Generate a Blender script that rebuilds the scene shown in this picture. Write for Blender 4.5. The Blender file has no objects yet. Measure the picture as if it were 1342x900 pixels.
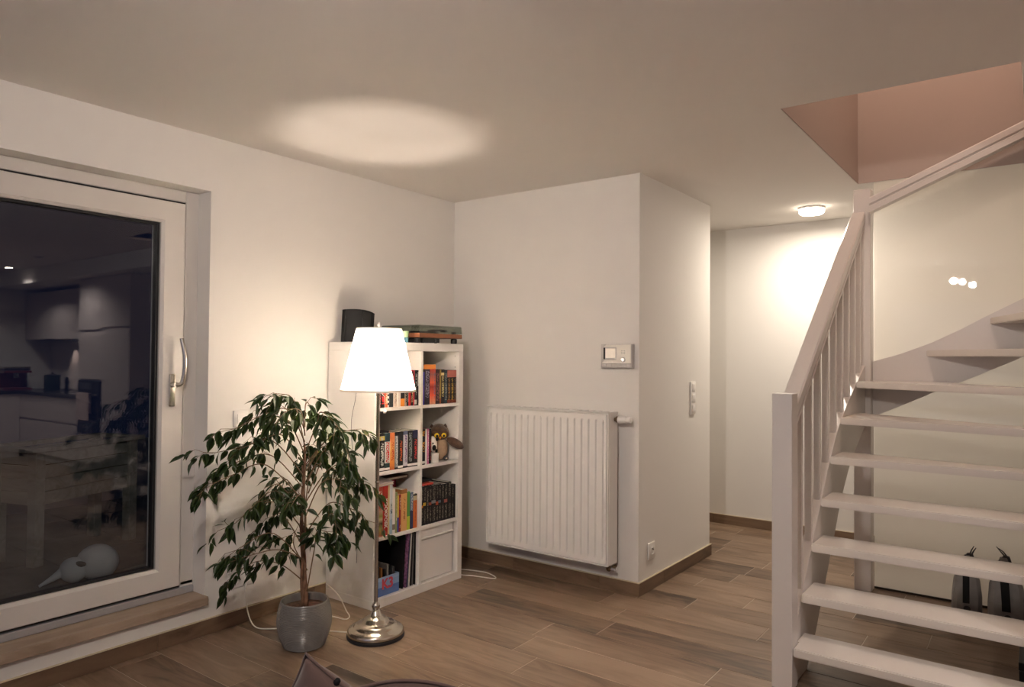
import bpy, bmesh, math, random
from mathutils import Vector, Matrix, Euler
random.seed(7)
SC = bpy.context.scene
COL = SC.collection
PI = math.pi

# ------------------------------------------------------------------ camera
cam_data = bpy.data.cameras.new('camera')
cam_data.sensor_width = 36.0
cam_data.lens = 25.082
cam_data.clip_start = 0.02
cam = bpy.data.objects.new('camera', cam_data)
COL.objects.link(cam)
right, up_, fwd = (0.80348, 0.59528, 0.00779), (0.00572, -0.02081, 0.99977), (-0.5953, 0.80325, 0.02013)
cam.matrix_world = Matrix(((right[0], up_[0], -fwd[0], 3.3632), (right[1], up_[1], -fwd[1], -3.8378),
                           (right[2], up_[2], -fwd[2], 1.3938), (0, 0, 0, 1)))
SC.camera = cam

# ------------------------------------------------------------------ world and exposure
SC.view_settings.view_transform = 'Standard'
SC.view_settings.look = 'None'
SC.view_settings.gamma = 1.0
SC.view_settings.use_curve_mapping = False
SC.view_settings.exposure = 0.0
SC.cycles.use_denoising = True
SC.cycles.max_bounces = 10
SC.cycles.diffuse_bounces = 5
SC.cycles.glossy_bounces = 4
SC.cycles.transmission_bounces = 6
SC.cycles.transparent_max_bounces = 12
SC.cycles.sample_clamp_indirect = 60.0
SC.cycles.caustics_reflective = False
SC.cycles.caustics_refractive = False
world = bpy.data.worlds.new('dusk_sky')
SC.world = world
world.use_nodes = True
bg = world.node_tree.nodes['Background']
bg.inputs[0].default_value = (0.16, 0.22, 0.62, 1)
bg.inputs[1].default_value = 0.022

WARM = (1.0, 0.80, 0.62)
def add_light(name, kind, loc, power, color, radius=0.03, target=None, **kw):
    d = bpy.data.lights.new(name, kind)
    d.energy = power
    d.color = color
    if kind in ('POINT', 'SPOT'):
        d.shadow_soft_size = radius
    for k, v in kw.items():
        setattr(d, k, v)
    o = bpy.data.objects.new(name, d)
    o.location = loc
    if target is not None:
        o.rotation_euler = (Vector(target) - Vector(loc)).to_track_quat('-Z', 'Y').to_euler()
    COL.objects.link(o)
    return o

# dusk light through the living room window behind the camera
add_light('dusk_window_light', 'AREA', (2.2, -6.32, 1.35), 9, (0.62, 0.70, 1.0), target=(2.2, 0, 1.2), shape='RECTANGLE', size=2.6, size_y=1.8)
# three spots of the ceiling fixture above the camera
for i, (lx, ly, tx, ty, tz) in enumerate(((2.58, -3.50, 1.0, 0.0, 1.7), (2.65, -3.68, 0.0, -2.0, 1.7), (2.72, -4.10, 2.9, 0.6, 1.6))):
    add_light('ceiling_spot_light_%d' % (i + 1), 'SPOT', (lx, ly, 2.30), 52, (1.0, 0.885, 0.79), 0.035, (tx, ty, tz), spot_size=2.5, spot_blend=0.9)
# kitchen downlights
for i, (lx, ly) in enumerate(((6.9, -0.38), (5.5, -0.55), (6.9, -1.9), (5.2, -2.2))):
    add_light('kitchen_spot_light_%d' % (i + 1), 'SPOT', (lx, ly, 2.47), 95, (1.0, 0.89, 0.83), 0.04, (lx, ly, 0), spot_size=2.4, spot_blend=0.7)
# lamp on the upper landing, shining down the stairwell
add_light('landing_light', 'POINT', (2.95, -0.25, 4.35), 62, (1.0, 0.80, 0.66), 0.08)

# ------------------------------------------------------------------ materials
def new_mat(name):
    m = bpy.data.materials.new(name)
    m.use_nodes = True
    nt = m.node_tree
    return m, nt, nt.nodes['Principled BSDF']

def plain(name, col, rough=0.5, metal=0.0, bump=0.0, bscale=200.0, var=0.0, vscale=3.0, coat=0.0, spec=None, sheen=0.0):
    m, nt, p = new_mat(name)
    p.inputs['Base Color'].default_value = (*col, 1)
    p.inputs['Roughness'].default_value = rough
    p.inputs['Metallic'].default_value = metal
    p.inputs['Coat Weight'].default_value = coat
    p.inputs['Sheen Weight'].default_value = sheen
    if spec is not None:
        p.inputs['Specular IOR Level'].default_value = spec
    L = nt.links
    tc = nt.nodes.new('ShaderNodeTexCoord')
    if var:
        n = nt.nodes.new('ShaderNodeTexNoise')
        n.inputs['Scale'].default_value = vscale
        n.inputs['Detail'].default_value = 5
        L.new(tc.outputs['Object'], n.inputs['Vector'])
        r = nt.nodes.new('ShaderNodeValToRGB')
        r.color_ramp.elements[0].position = 0.3
        r.color_ramp.elements[1].position = 0.7
        r.color_ramp.elements[0].color = (*[max(0, c * (1 - var)) for c in col], 1)
        r.color_ramp.elements[1].color = (*[min(1, c * (1 + var)) for c in col], 1)
        L.new(n.outputs['Fac'], r.inputs['Fac'])
        L.new(r.outputs['Color'], p.inputs['Base Color'])
    if bump:
        n2 = nt.nodes.new('ShaderNodeTexNoise')
        n2.inputs['Scale'].default_value = bscale
        n2.inputs['Detail'].default_value = 3
        L.new(tc.outputs['Object'], n2.inputs['Vector'])
        b = nt.nodes.new('ShaderNodeBump')
        b.inputs['Strength'].default_value = bump
        b.inputs['Distance'].default_value = 0.002
        L.new(n2.outputs['Fac'], b.inputs['Height'])
        L.new(b.outputs['Normal'], p.inputs['Normal'])
    return m

def emitter(name, col, strength):
    m, nt, p = new_mat(name)
    p.inputs['Base Color'].default_value = (*col, 1)
    p.inputs['Emission Color'].default_value = (*col, 1)
    p.inputs['Emission Strength'].default_value = strength
    return m

def plank_mat(name, dark, mid, light, rough=0.42, along='x', rand=True, amp=1.0):
    """wood grain tile, grain along one axis, every object shifted by its own random number"""
    m, nt, p = new_mat(name)
    L, N = nt.links, nt.nodes
    tc = N.new('ShaderNodeTexCoord')
    oi = N.new('ShaderNodeObjectInfo')
    mul = N.new('ShaderNodeMath'); mul.operation = 'MULTIPLY'; mul.inputs[1].default_value = 57.0 if rand else 0.0
    L.new(oi.outputs['Random'], mul.inputs[0])
    comb = N.new('ShaderNodeCombineXYZ')
    for i in range(3):
        L.new(mul.outputs[0], comb.inputs[i])
    add = N.new('ShaderNodeVectorMath'); add.operation = 'ADD'
    L.new(tc.outputs['Object'], add.inputs[0]); L.new(comb.outputs[0], add.inputs[1])
    mp = N.new('ShaderNodeMapping')
    sc = (1.7, 10, 10) if along == 'x' else (10, 1.7, 10)
    mp.inputs['Scale'].default_value = sc
    L.new(add.outputs[0], mp.inputs['Vector'])
    n1 = N.new('ShaderNodeTexNoise'); n1.inputs['Scale'].default_value = 1.0; n1.inputs['Detail'].default_value = 7; n1.inputs['Roughness'].default_value = 0.62; n1.inputs['Distortion'].default_value = 2.2
    L.new(mp.outputs[0], n1.inputs['Vector'])
    mp2 = N.new('ShaderNodeMapping'); mp2.inputs['Scale'].default_value = tuple(v * 0.28 for v in sc)
    L.new(add.outputs[0], mp2.inputs['Vector'])
    n2 = N.new('ShaderNodeTexNoise'); n2.inputs['Scale'].default_value = 1.0; n2.inputs['Detail'].default_value = 3; n2.inputs['Distortion'].default_value = 0.8
    L.new(mp2.outputs[0], n2.inputs['Vector'])
    mixf = N.new('ShaderNodeMath'); mixf.operation = 'ADD'
    L.new(n1.outputs['Fac'], mixf.inputs[0]); L.new(n2.outputs['Fac'], mixf.inputs[1])
    r2 = N.new('ShaderNodeMapRange'); r2.inputs['From Min'].default_value = 0; r2.inputs['From Max'].default_value = 1; r2.inputs['To Min'].default_value = -0.09; r2.inputs['To Max'].default_value = 0.14
    L.new(oi.outputs['Random'], r2.inputs['Value'])
    ad2 = N.new('ShaderNodeMath'); ad2.operation = 'ADD'
    L.new(mixf.outputs[0], ad2.inputs[0]); L.new(r2.outputs[0], ad2.inputs[1])
    ramp = N.new('ShaderNodeValToRGB')
    half = N.new('ShaderNodeMath'); half.operation = 'MULTIPLY'; half.inputs[1].default_value = 0.5
    L.new(ad2.outputs[0], half.inputs[0])
    L.new(half.outputs[0], ramp.inputs['Fac'])
    e = ramp.color_ramp.elements
    e[0].position = 0.35; e[0].color = (*dark, 1)
    e[1].position = 0.65; e[1].color = (*light, 1)
    k = e.new(0.47); k.color = (*mid, 1)
    L.new(ramp.outputs['Color'], p.inputs['Base Color'])
    p.inputs['Roughness'].default_value = rough
    b = N.new('ShaderNodeBump'); b.inputs['Strength'].default_value = 0.25; b.inputs['Distance'].default_value = 0.0015
    L.new(n1.outputs['Fac'], b.inputs['Height']); L.new(b.outputs['Normal'], p.inputs['Normal'])
    return m

def glass_mat(name, tint=(1, 1, 1), ior=1.5, rough=0.0, gain=2.0):
    m = bpy.data.materials.new(name); m.use_nodes = True
    nt = m.node_tree; nt.nodes.clear(); N, L = nt.nodes, nt.links
    out = N.new('ShaderNodeOutputMaterial'); mix = N.new('ShaderNodeMixShader')
    fr = N.new('ShaderNodeFresnel'); fr.inputs['IOR'].default_value = ior
    t = N.new('ShaderNodeBsdfTransparent'); t.inputs['Color'].default_value = (*tint, 1)
    g = N.new('ShaderNodeBsdfGlossy'); g.inputs['Roughness'].default_value = rough
    # mirror reflection of both faces of the sheet, counted where the ray enters it
    geo = N.new('ShaderNodeNewGeometry')
    inv = N.new('ShaderNodeMath'); inv.operation = 'SUBTRACT'; inv.inputs[0].default_value = 1.0
    L.new(geo.outputs['Backfacing'], inv.inputs[1])
    dbl = N.new('ShaderNodeMath'); dbl.operation = 'MULTIPLY'; dbl.inputs[1].default_value = gain; dbl.use_clamp = True
    L.new(fr.outputs[0], dbl.inputs[0])
    fin = N.new('ShaderNodeMath'); fin.operation = 'MULTIPLY'
    L.new(dbl.outputs[0], fin.inputs[0]); L.new(inv.outputs[0], fin.inputs[1])
    L.new(fin.outputs[0], mix.inputs[0]); L.new(t.outputs[0], mix.inputs[1]); L.new(g.outputs[0], mix.inputs[2])
    L.new(mix.outputs[0], out.inputs['Surface'])
    return m

def translucent_mat(name, diff, trans, fac, gloss=0.0, rough=0.1):
    m = bpy.data.materials.new(name); m.use_nodes = True
    nt = m.node_tree; nt.nodes.clear(); N, L = nt.nodes, nt.links
    out = N.new('ShaderNodeOutputMaterial'); mix = N.new('ShaderNodeMixShader')
    d = N.new('ShaderNodeBsdfDiffuse'); d.inputs['Color'].default_value = (*diff, 1)
    t = N.new('ShaderNodeBsdfTranslucent'); t.inputs['Color'].default_value = (*trans, 1)
    mix.inputs[0].default_value = fac
    L.new(d.outputs[0], mix.inputs[1]); L.new(t.outputs[0], mix.inputs[2])
    last = mix
    if gloss:
        m2 = N.new('ShaderNodeMixShader'); fr = N.new('ShaderNodeFresnel'); fr.inputs['IOR'].default_value = gloss
        g = N.new('ShaderNodeBsdfGlossy'); g.inputs['Roughness'].default_value = rough
        L.new(fr.outputs[0], m2.inputs[0]); L.new(mix.outputs[0], m2.inputs[1]); L.new(g.outputs[0], m2.inputs[2])
        last = m2
    L.new(last.outputs[0], out.inputs['Surface'])
    return m

def spine_mat(name, stops, text=None, ranges=((0.2, 0.8),), width=0.3, seed=0.0, dense=0.5, rough=0.42, blur=False):
    """book cover: colour bands up the spine plus a row of small marks for lettering"""
    m, nt, p = new_mat(name)
    L, N = nt.links, nt.nodes
    p.inputs['Roughness'].default_value = rough
    p.inputs['Specular IOR Level'].default_value = 0.25
    tc = N.new('ShaderNodeTexCoord')
    sep = N.new('ShaderNodeSeparateXYZ'); L.new(tc.outputs['Generated'], sep.inputs[0])
    ramp = N.new('ShaderNodeValToRGB'); ramp.color_ramp.interpolation = 'LINEAR' if blur else 'CONSTANT'
    L.new(sep.outputs['Z'], ramp.inputs['Fac'])
    e = ramp.color_ramp.elements
    while len(e) > 1:
        e.remove(e[-1])
    e[0].position = stops[0][0]; e[0].color = (*stops[0][1], 1)
    for z, c in stops[1:]:
        k = e.new(z); k.color = (*c, 1)
    col = ramp.outputs['Color']
    def m2(op, a, b=None):
        n = N.new('ShaderNodeMath'); n.operation = op
        for i, v in enumerate((a, b)):
            if v is None:
                continue
            if isinstance(v, (int, float)):
                n.inputs[i].default_value = v
            else:
                L.new(v, n.inputs[i])
        return n.outputs[0]
    if text:
        mp = N.new('ShaderNodeMapping'); mp.inputs['Scale'].default_value = (0, 5, 34); mp.inputs['Location'].default_value = (seed, seed * 3, seed * 7)
        L.new(tc.outputs['Generated'], mp.inputs['Vector'])
        nz = N.new('ShaderNodeTexNoise'); nz.inputs['Scale'].default_value = 1.0; nz.inputs['Detail'].default_value = 1.0
        L.new(mp.outputs[0], nz.inputs['Vector'])
        mask = m2('GREATER_THAN', nz.outputs['Fac'], dense)
        mask = m2('MULTIPLY', mask, m2('LESS_THAN', m2('ABSOLUTE', m2('SUBTRACT', sep.outputs['Y'], 0.5)), width))
        mask = m2('MULTIPLY', mask, m2('GREATER_THAN', sep.outputs['X'], 0.985))
        rng = None
        for a, b in ranges:
            q = m2('MULTIPLY', m2('GREATER_THAN', sep.outputs['Z'], a), m2('LESS_THAN', sep.outputs['Z'], b))
            rng = q if rng is None else m2('MAXIMUM', rng, q)
        mask = m2('MULTIPLY', mask, rng)
        mx = N.new('ShaderNodeMix'); mx.data_type = 'RGBA'
        L.new(mask, mx.inputs[0]); L.new(col, mx.inputs[6]); mx.inputs[7].default_value = (*text, 1)
        col = mx.outputs[2]
    L.new(col, p.inputs['Base Color'])
    return m

M = {}
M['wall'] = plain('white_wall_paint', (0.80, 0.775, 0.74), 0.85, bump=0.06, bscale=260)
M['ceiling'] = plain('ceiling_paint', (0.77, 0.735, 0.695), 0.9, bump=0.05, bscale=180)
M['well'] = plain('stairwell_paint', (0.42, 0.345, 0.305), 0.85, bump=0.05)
M['lacquer'] = plain('white_lacquer', (0.67, 0.63, 0.605), 0.30)
M['tread'] = plain('tread_lacquer', (0.76, 0.71, 0.665), 0.26)
M['plastic'] = plain('white_plastic', (0.82, 0.80, 0.77), 0.35)
M['radiator'] = plain('radiator_enamel', (0.85, 0.83, 0.80), 0.33)
M['shelfwhite'] = plain('white_foil', (0.82, 0.79, 0.76), 0.42)
M['pvc'] = plain('white_frame_plastic', (0.70, 0.665, 0.63), 0.32)
M['gasket'] = plain('black_rubber', (0.012, 0.012, 0.014), 0.5)
M['alu'] = plain('grey_aluminium', (0.50, 0.50, 0.52), 0.35, metal=0.4)
M['steel'] = plain('brushed_steel', (0.55, 0.52, 0.48), 0.24, metal=1.0)
M['nickel'] = plain('satin_nickel', (0.58, 0.54, 0.47), 0.22, metal=1.0)
M['brass'] = plain('dark_brass', (0.22, 0.16, 0.10), 0.4, metal=0.9)
M['black'] = plain('black_plastic', (0.012, 0.012, 0.013), 0.4, spec=0.3)
M['blackmatte'] = plain('black_matte', (0.008, 0.008, 0.009), 0.7, spec=0.2)
M['darkgrey'] = plain('dark_grey_plastic', (0.04, 0.04, 0.045), 0.35)
M['grey'] = plain('grey_plastic', (0.54, 0.51, 0.50), 0.45)
M['cream'] = plain('cream_plastic', (0.84, 0.81, 0.74), 0.35)
M['pages'] = plain('paper_pages', (0.84, 0.79, 0.68), 0.9, var=0.08, vscale=200)
M['pot'] = plain('grey_glazed_clay', (0.205, 0.19, 0.175), 0.25, bump=0.08, bscale=90, var=0.06, vscale=20)
M['soil'] = plain('brown_soil', (0.09, 0.04, 0.022), 0.95, bump=0.8, bscale=160, var=0.4, vscale=60)
M['bark'] = plain('reddish_brown_bark', (0.20, 0.105, 0.06), 0.75, bump=0.4, bscale=90, var=0.3, vscale=40)
M['twig'] = plain('green_brown_twig', (0.20, 0.13, 0.07), 0.7)
M['cable'] = plain('white_cable', (0.80, 0.77, 0.72), 0.45)
M['velvet'] = plain('mauve_brown_velvet', (0.115, 0.068, 0.058), 0.85, bump=0.25, bscale=700, sheen=0.25, var=0.10, vscale=8)
M['sofa'] = plain('dark_brown_fabric', (0.13, 0.085, 0.07), 0.9, bump=0.3, bscale=500)
M['wood'] = plank_mat('red_brown_veneer', (0.16, 0.055, 0.025), (0.22, 0.08, 0.035), (0.28, 0.11, 0.05), 0.35, 'y', False)
M['smoked'] = glass_mat('smoked_acrylic', (0.74, 0.77, 0.73), 1.45, 0.02)
M['clear'] = glass_mat('window_glass', (0.93, 0.95, 0.96), 1.52, 0.0)
M['plank'] = plank_mat('wood_look_tile', (0.055, 0.034, 0.021), (0.185, 0.121, 0.079), (0.31, 0.216, 0.148), 0.38)
M['skirt'] = plank_mat('wood_look_skirting', (0.085, 0.052, 0.032), (0.16, 0.10, 0.062), (0.22, 0.145, 0.092), 0.45)
M['skirt_y'] = plank_mat('wood_look_skirting_lengthwise', (0.085, 0.052, 0.032), (0.16, 0.10, 0.062), (0.22, 0.145, 0.092), 0.45, 'y')
M['sill'] = plank_mat('wood_look_sill', (0.32, 0.235, 0.17), (0.42, 0.32, 0.24), (0.50, 0.40, 0.31), 0.45, 'y')
M['grout'] = plain('pale_grout', (0.58, 0.50, 0.42), 0.9)
M['caulk'] = plain('cream_caulk', (0.62, 0.53, 0.38), 0.6)
M['shade'] = translucent_mat('lamp_shade_fabric', (0.90, 0.88, 0.84), (0.985, 0.95, 0.90), 0.95)
M['opal'] = translucent_mat('opal_glass', (0.80, 0.775, 0.69), (0.90, 0.85, 0.79), 0.53, 1.45, 0.012)
M['lampglow'] = emitter('lamp_diffuser', (1.0, 0.86, 0.70), 14.0)
M['bulbglow'] = emitter('lit_bulb', (1.0, 0.84, 0.68), 40.0)
M['lampbulb'] = emitter('lamp_bulb_glass', (1.0, 0.86, 0.72), 720.0)
M['diffuser'] = translucent_mat('added_diffuser_opal', (0.86, 0.83, 0.78), (0.96, 0.93, 0.87), 0.86)  # for the disc added inside the floor lamp shade
M['film'] = glass_mat('shade_lining_film', (0.98, 0.97, 0.95), 1.3, 0.3, 1.0)
M['sackgrey'] = plain('grey_paper_sack', (0.235, 0.225, 0.222), 0.55, bump=0.5, bscale=30, var=0.15, vscale=12)
M['owl_brown'] = plain('dark_brown_plush', (0.075, 0.036, 0.020), 0.95, bump=1.0, bscale=350, sheen=0.3, var=0.3, vscale=60)
M['owl_back'] = plain('tan_plush', (0.28, 0.19, 0.13), 0.95, bump=1.0, bscale=350, var=0.15, vscale=60)
M['owl_belly'] = plain('beige_plush', (0.42, 0.29, 0.19), 0.95, bump=1.0, bscale=350, var=0.12, vscale=60)
M['owl_grey'] = plain('grey_plush', (0.10, 0.09, 0.085), 0.95, bump=1.0, bscale=350)
M['yellow'] = plain('yellow_eye', (0.80, 0.55, 0.03), 0.2)
M['orange'] = plain('orange_felt', (0.78, 0.30, 0.03), 0.8)
M['whiteplush'] = plain('white_plush', (0.72, 0.69, 0.64), 0.95, bump=0.6, bscale=300)
M['cup'] = plain('pale_green_glass', (0.42, 0.62, 0.36), 0.25)
M['cupblue'] = plain('blue_glass', (0.10, 0.25, 0.34), 0.25)
M['kitchen'] = plain('kitchen_front', (0.56, 0.50, 0.475), 0.40)
M['worktop'] = plain('dark_stone_worktop', (0.035, 0.032, 0.03), 0.25, var=0.3, vscale=60)
M['tilewhite'] = plain('white_wall_tile', (0.66, 0.60, 0.57), 0.3)
M['terrace'] = plain('grey_terrace_tile', (0.20, 0.19, 0.18), 0.8, var=0.2, vscale=4)
M['garden_wood'] = plank_mat('weathered_garden_wood', (0.30, 0.26, 0.22), (0.42, 0.37, 0.32), (0.55, 0.49, 0.43), 0.75)
M['garden_white'] = plain('white_garden_ornament', (0.80, 0.79, 0.78), 0.6)
M['towel'] = plain('pink_white_towel', (0.62, 0.50, 0.47), 0.95, bump=0.5, bscale=200)
M['red'] = plain('red_plastic', (0.16, 0.03, 0.03), 0.3)

def leaf_material(name, c0, c1):
    m, nt, p = new_mat(name)
    L, N = nt.links, nt.nodes
    oi = N.new('ShaderNodeObjectInfo'); tc = N.new('ShaderNodeTexCoord')
    nz = N.new('ShaderNodeTexNoise'); nz.inputs['Scale'].default_value = 9; L.new(tc.outputs['Object'], nz.inputs['Vector'])
    ad = N.new('ShaderNodeMath'); ad.operation = 'ADD'; L.new(oi.outputs['Random'], ad.inputs[0]); L.new(nz.outputs['Fac'], ad.inputs[1])
    hf = N.new('ShaderNodeMath'); hf.operation = 'MULTIPLY'; hf.inputs[1].default_value = 0.5; L.new(ad.outputs[0], hf.inputs[0])
    r = N.new('ShaderNodeValToRGB'); r.color_ramp.elements[0].color = (*c0, 1); r.color_ramp.elements[1].color = (*c1, 1)
    L.new(hf.outputs[0], r.inputs['Fac']); L.new(r.outputs['Color'], p.inputs['Base Color'])
    p.inputs['Roughness'].default_value = 0.38
    t = N.new('ShaderNodeBsdfTranslucent'); t.inputs['Color'].default_value = (0.10, 0.17, 0.02, 1)
    mx = N.new('ShaderNodeMixShader'); mx.inputs[0].default_value = 0.18
    L.new(p.outputs[0], mx.inputs[1]); L.new(t.outputs[0], mx.inputs[2])
    L.new(mx.outputs[0], N['Material Output'].inputs['Surface'])
    return m
M['leaf'] = leaf_material('ficus_leaf', (0.012, 0.028, 0.010), (0.050, 0.085, 0.022))

# ------------------------------------------------------------------ geometry helpers
def BM():
    return bmesh.new()

def box(bm, x0, x1, y0, y1, z0, z1, bev=0.0, seg=2, mi=0):
    r = bmesh.ops.create_cube(bm, size=1.0)
    vs = r['verts']
    for v in vs:
        v.co = Vector(((x0 + x1) / 2 + v.co.x * (x1 - x0), (y0 + y1) / 2 + v.co.y * (y1 - y0), (z0 + z1) / 2 + v.co.z * (z1 - z0)))
    es = list({e for v in vs for e in v.link_edges})
    for f in {f for v in vs for f in v.link_faces}:
        f.material_index = mi
    if bev:
        bmesh.ops.bevel(bm, geom=es, offset=bev, segments=seg, affect='EDGES', profile=0.5, clamp_overlap=True, material=-1)
    return bm

def prism(bm, pts, axis, a0, a1):
    """polygon given in the two remaining axes (in x,y,z order), extruded along axis from a0 to a1"""
    def mk(p, a):
        if axis == 'x': return (a, p[0], p[1])
        if axis == 'y': return (p[0], a, p[1])
        return (p[0], p[1], a)
    A = [bm.verts.new(mk(p, a0)) for p in pts]
    B = [bm.verts.new(mk(p, a1)) for p in pts]
    fs = [bm.faces.new(A), bm.faces.new(B[::-1])]
    n = len(pts)
    for i in range(n):
        fs.append(bm.faces.new((A[i], B[i], B[(i + 1) % n], A[(i + 1) % n])))
    bmesh.ops.recalc_face_normals(bm, faces=fs)
    return bm

def strip_prism(bm, top, bot, axis, a0, a1):
    """solid between two polylines of equal length, quads only"""
    n = len(top)
    def mk(p, a):
        if axis == 'x': return (a, p[0], p[1])
        return (p[0], a, p[1])
    T0 = [bm.verts.new(mk(p, a0)) for p in top]; T1 = [bm.verts.new(mk(p, a1)) for p in top]
    B0 = [bm.verts.new(mk(p, a0)) for p in bot]; B1 = [bm.verts.new(mk(p, a1)) for p in bot]
    fs = []
    for i in range(n - 1):
        for q in ((T0[i], T0[i+1], B0[i+1], B0[i]), (T1[i], B1[i], B1[i+1], T1[i+1]), (T0[i], T1[i], T1[i+1], T0[i+1]), (B0[i], B0[i+1], B1[i+1], B1[i])):
            fs.append(bm.faces.new(q))
    fs.append(bm.faces.new((T0[0], B0[0], B1[0], T1[0]))); fs.append(bm.faces.new((T0[-1], T1[-1], B1[-1], B0[-1])))
    bmesh.ops.recalc_face_normals(bm, faces=fs)
    return bm

def catmull(pts, n=6):
    pts = [Vector(p) for p in pts]
    P = [pts[0]] + pts + [pts[-1]]
    out = []
    for i in range(1, len(P) - 2):
        for k in range(n):
            t = k / n
            a, b, c, d = P[i-1], P[i], P[i+1], P[i+2]
            out.append(0.5 * ((2*b) + (c-a)*t + (2*a-5*b+4*c-d)*t*t + (3*b-a-3*c+d)*t**3))
    out.append(pts[-1])
    return out

def tube(bm, pts, r0, r1=None, n=8):
    pts = [Vector(p) for p in pts]
    r1 = r0 if r1 is None else r1
    rings = []
    ref = Vector((0.31, 0.17, 0.93))
    for i, p in enumerate(pts):
        t = (pts[min(i+1, len(pts)-1)] - pts[max(i-1, 0)]).normalized()
        if abs(t.dot(ref)) > 0.95:
            ref = Vector((0.93, 0.2, 0.1))
        a = t.cross(ref).normalized(); b = t.cross(a)
        r = r0 + (r1 - r0) * i / max(1, len(pts) - 1)
        rings.append([bm.verts.new(p + a * math.cos(2*PI*k/n) * r + b * math.sin(2*PI*k/n) * r) for k in range(n)])
    fs = []
    for A, B in zip(rings, rings[1:]):
        for k in range(n):
            fs.append(bm.faces.new((A[k], A[(k+1) % n], B[(k+1) % n], B[k])))
    fs.append(bm.faces.new(rings[0][::-1])); fs.append(bm.faces.new(rings[-1]))
    bmesh.ops.recalc_face_normals(bm, faces=fs)
    return bm

def lathe(bm, prof, c=(0, 0, 0), n=40, axis='z', closed=False):
    def mk(r, h, a):
        u, v = r * math.cos(a), r * math.sin(a)
        if axis == 'z': return (c[0] + u, c[1] + v, c[2] + h)
        if axis == 'x': return (c[0] + h, c[1] + u, c[2] + v)
        return (c[0] + u, c[1] + h, c[2] + v)
    rings = []
    for r, h in prof:
        if r < 1e-6:
            rings.append([bm.verts.new(mk(0, h, 0))])
        else:
            rings.append([bm.verts.new(mk(r, h, 2*PI*k/n)) for k in range(n)])
    fs = []
    pairs = list(zip(rings, rings[1:]))
    if closed:
        pairs.append((rings[-1], rings[0]))
    for A, B in pairs:
        for k in range(n):
            k2 = (k+1) % n
            if len(A) == 1 and len(B) == 1: continue
            if len(A) == 1: fs.append(bm.faces.new((A[0], B[k2], B[k])))
            elif len(B) == 1: fs.append(bm.faces.new((A[k], A[k2], B[0])))
            else: fs.append(bm.faces.new((A[k], A[k2], B[k2], B[k])))
    bmesh.ops.recalc_face_normals(bm, faces=fs)
    return bm

def ball(bm, c, r, sub=3, scale=(1, 1, 1), rot=None):
    q = bmesh.ops.create_icosphere(bm, subdivisions=sub, radius=1.0)
    R = rot.to_matrix() if rot else Matrix.Identity(3)
    for v in q['verts']:
        v.co = Vector(c) + R @ Vector((v.co.x * r * scale[0], v.co.y * r * scale[1], v.co.z * r * scale[2]))
    return bm

def emit(name, bm, mat, parent=None, smooth=False, label=None, local=False):
    if parent is not None and not local:
        off = Vector((0, 0, 0)); q = parent
        while q is not None:
            off += q.location; q = q.parent
        bmesh.ops.translate(bm, verts=bm.verts, vec=-off)
    me = bpy.data.meshes.new(name)
    bm.to_mesh(me); bm.free()
    for mm in (mat if isinstance(mat, (list, tuple)) else [mat]):
        me.materials.append(mm)
    if smooth:
        for poly in me.polygons:
            poly.use_smooth = True
        if smooth != 'all':
            try:
                me.set_sharp_from_angle(angle=math.radians(35))
            except Exception:
                pass
    o = bpy.data.objects.new(name, me)
    COL.objects.link(o)
    if parent is not None:
        o.parent = parent
    if label: o['label'] = label
    return o

def thing(name, label, cat, loc=(0, 0, 0), group=None, rot=None):
    o = bpy.data.objects.new(name, None)
    o.empty_display_size = 0.05
    COL.objects.link(o)
    o.location = loc
    if rot: o.rotation_euler = rot
    o['label'] = label; o['category'] = cat
    if group: o['group'] = group
    return o

def tag(o, label, cat, group=None):
    o['label'] = label; o['category'] = cat
    if group: o['group'] = group
    return o

def struct(name, bm, mat, parent=None, smooth=False):
    o = emit(name, bm, mat, parent, smooth)
    if parent is None: o['kind'] = 'structure'
    return o

def text_obj(name, body, size, mat, parent, loc, rot, extrude=0.0004, align='CENTER'):
    c = bpy.data.curves.new(name, 'FONT')
    c.body = body; c.size = size; c.offset = size * 0.035; c.extrude = extrude
    c.align_x = align; c.align_y = 'CENTER'
    c.materials.append(mat)
    tmp = bpy.data.objects.new(name, c)
    me = bpy.data.meshes.new_from_object(tmp)
    bpy.data.objects.remove(tmp)
    o = bpy.data.objects.new(name, me)
    COL.objects.link(o)
    o.parent = parent; o.location = loc; o.rotation_euler = rot
    return o

# ------------------------------------------------------------------ room shell
H = 2.5
WB, DC, DD = 1.4557, 1.1205, 2.1404
HX0, HX1, HY0, HY1 = 2.447, 3.312, -0.629, 1.033        # stairwell opening
XK = 8.15                                               # far kitchen wall
YF = -6.4                                               # wall behind the camera
DY0, DY1, DZ0, DZ1 = -3.10, -1.8625, 0.195, 2.224       # terrace door opening

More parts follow.
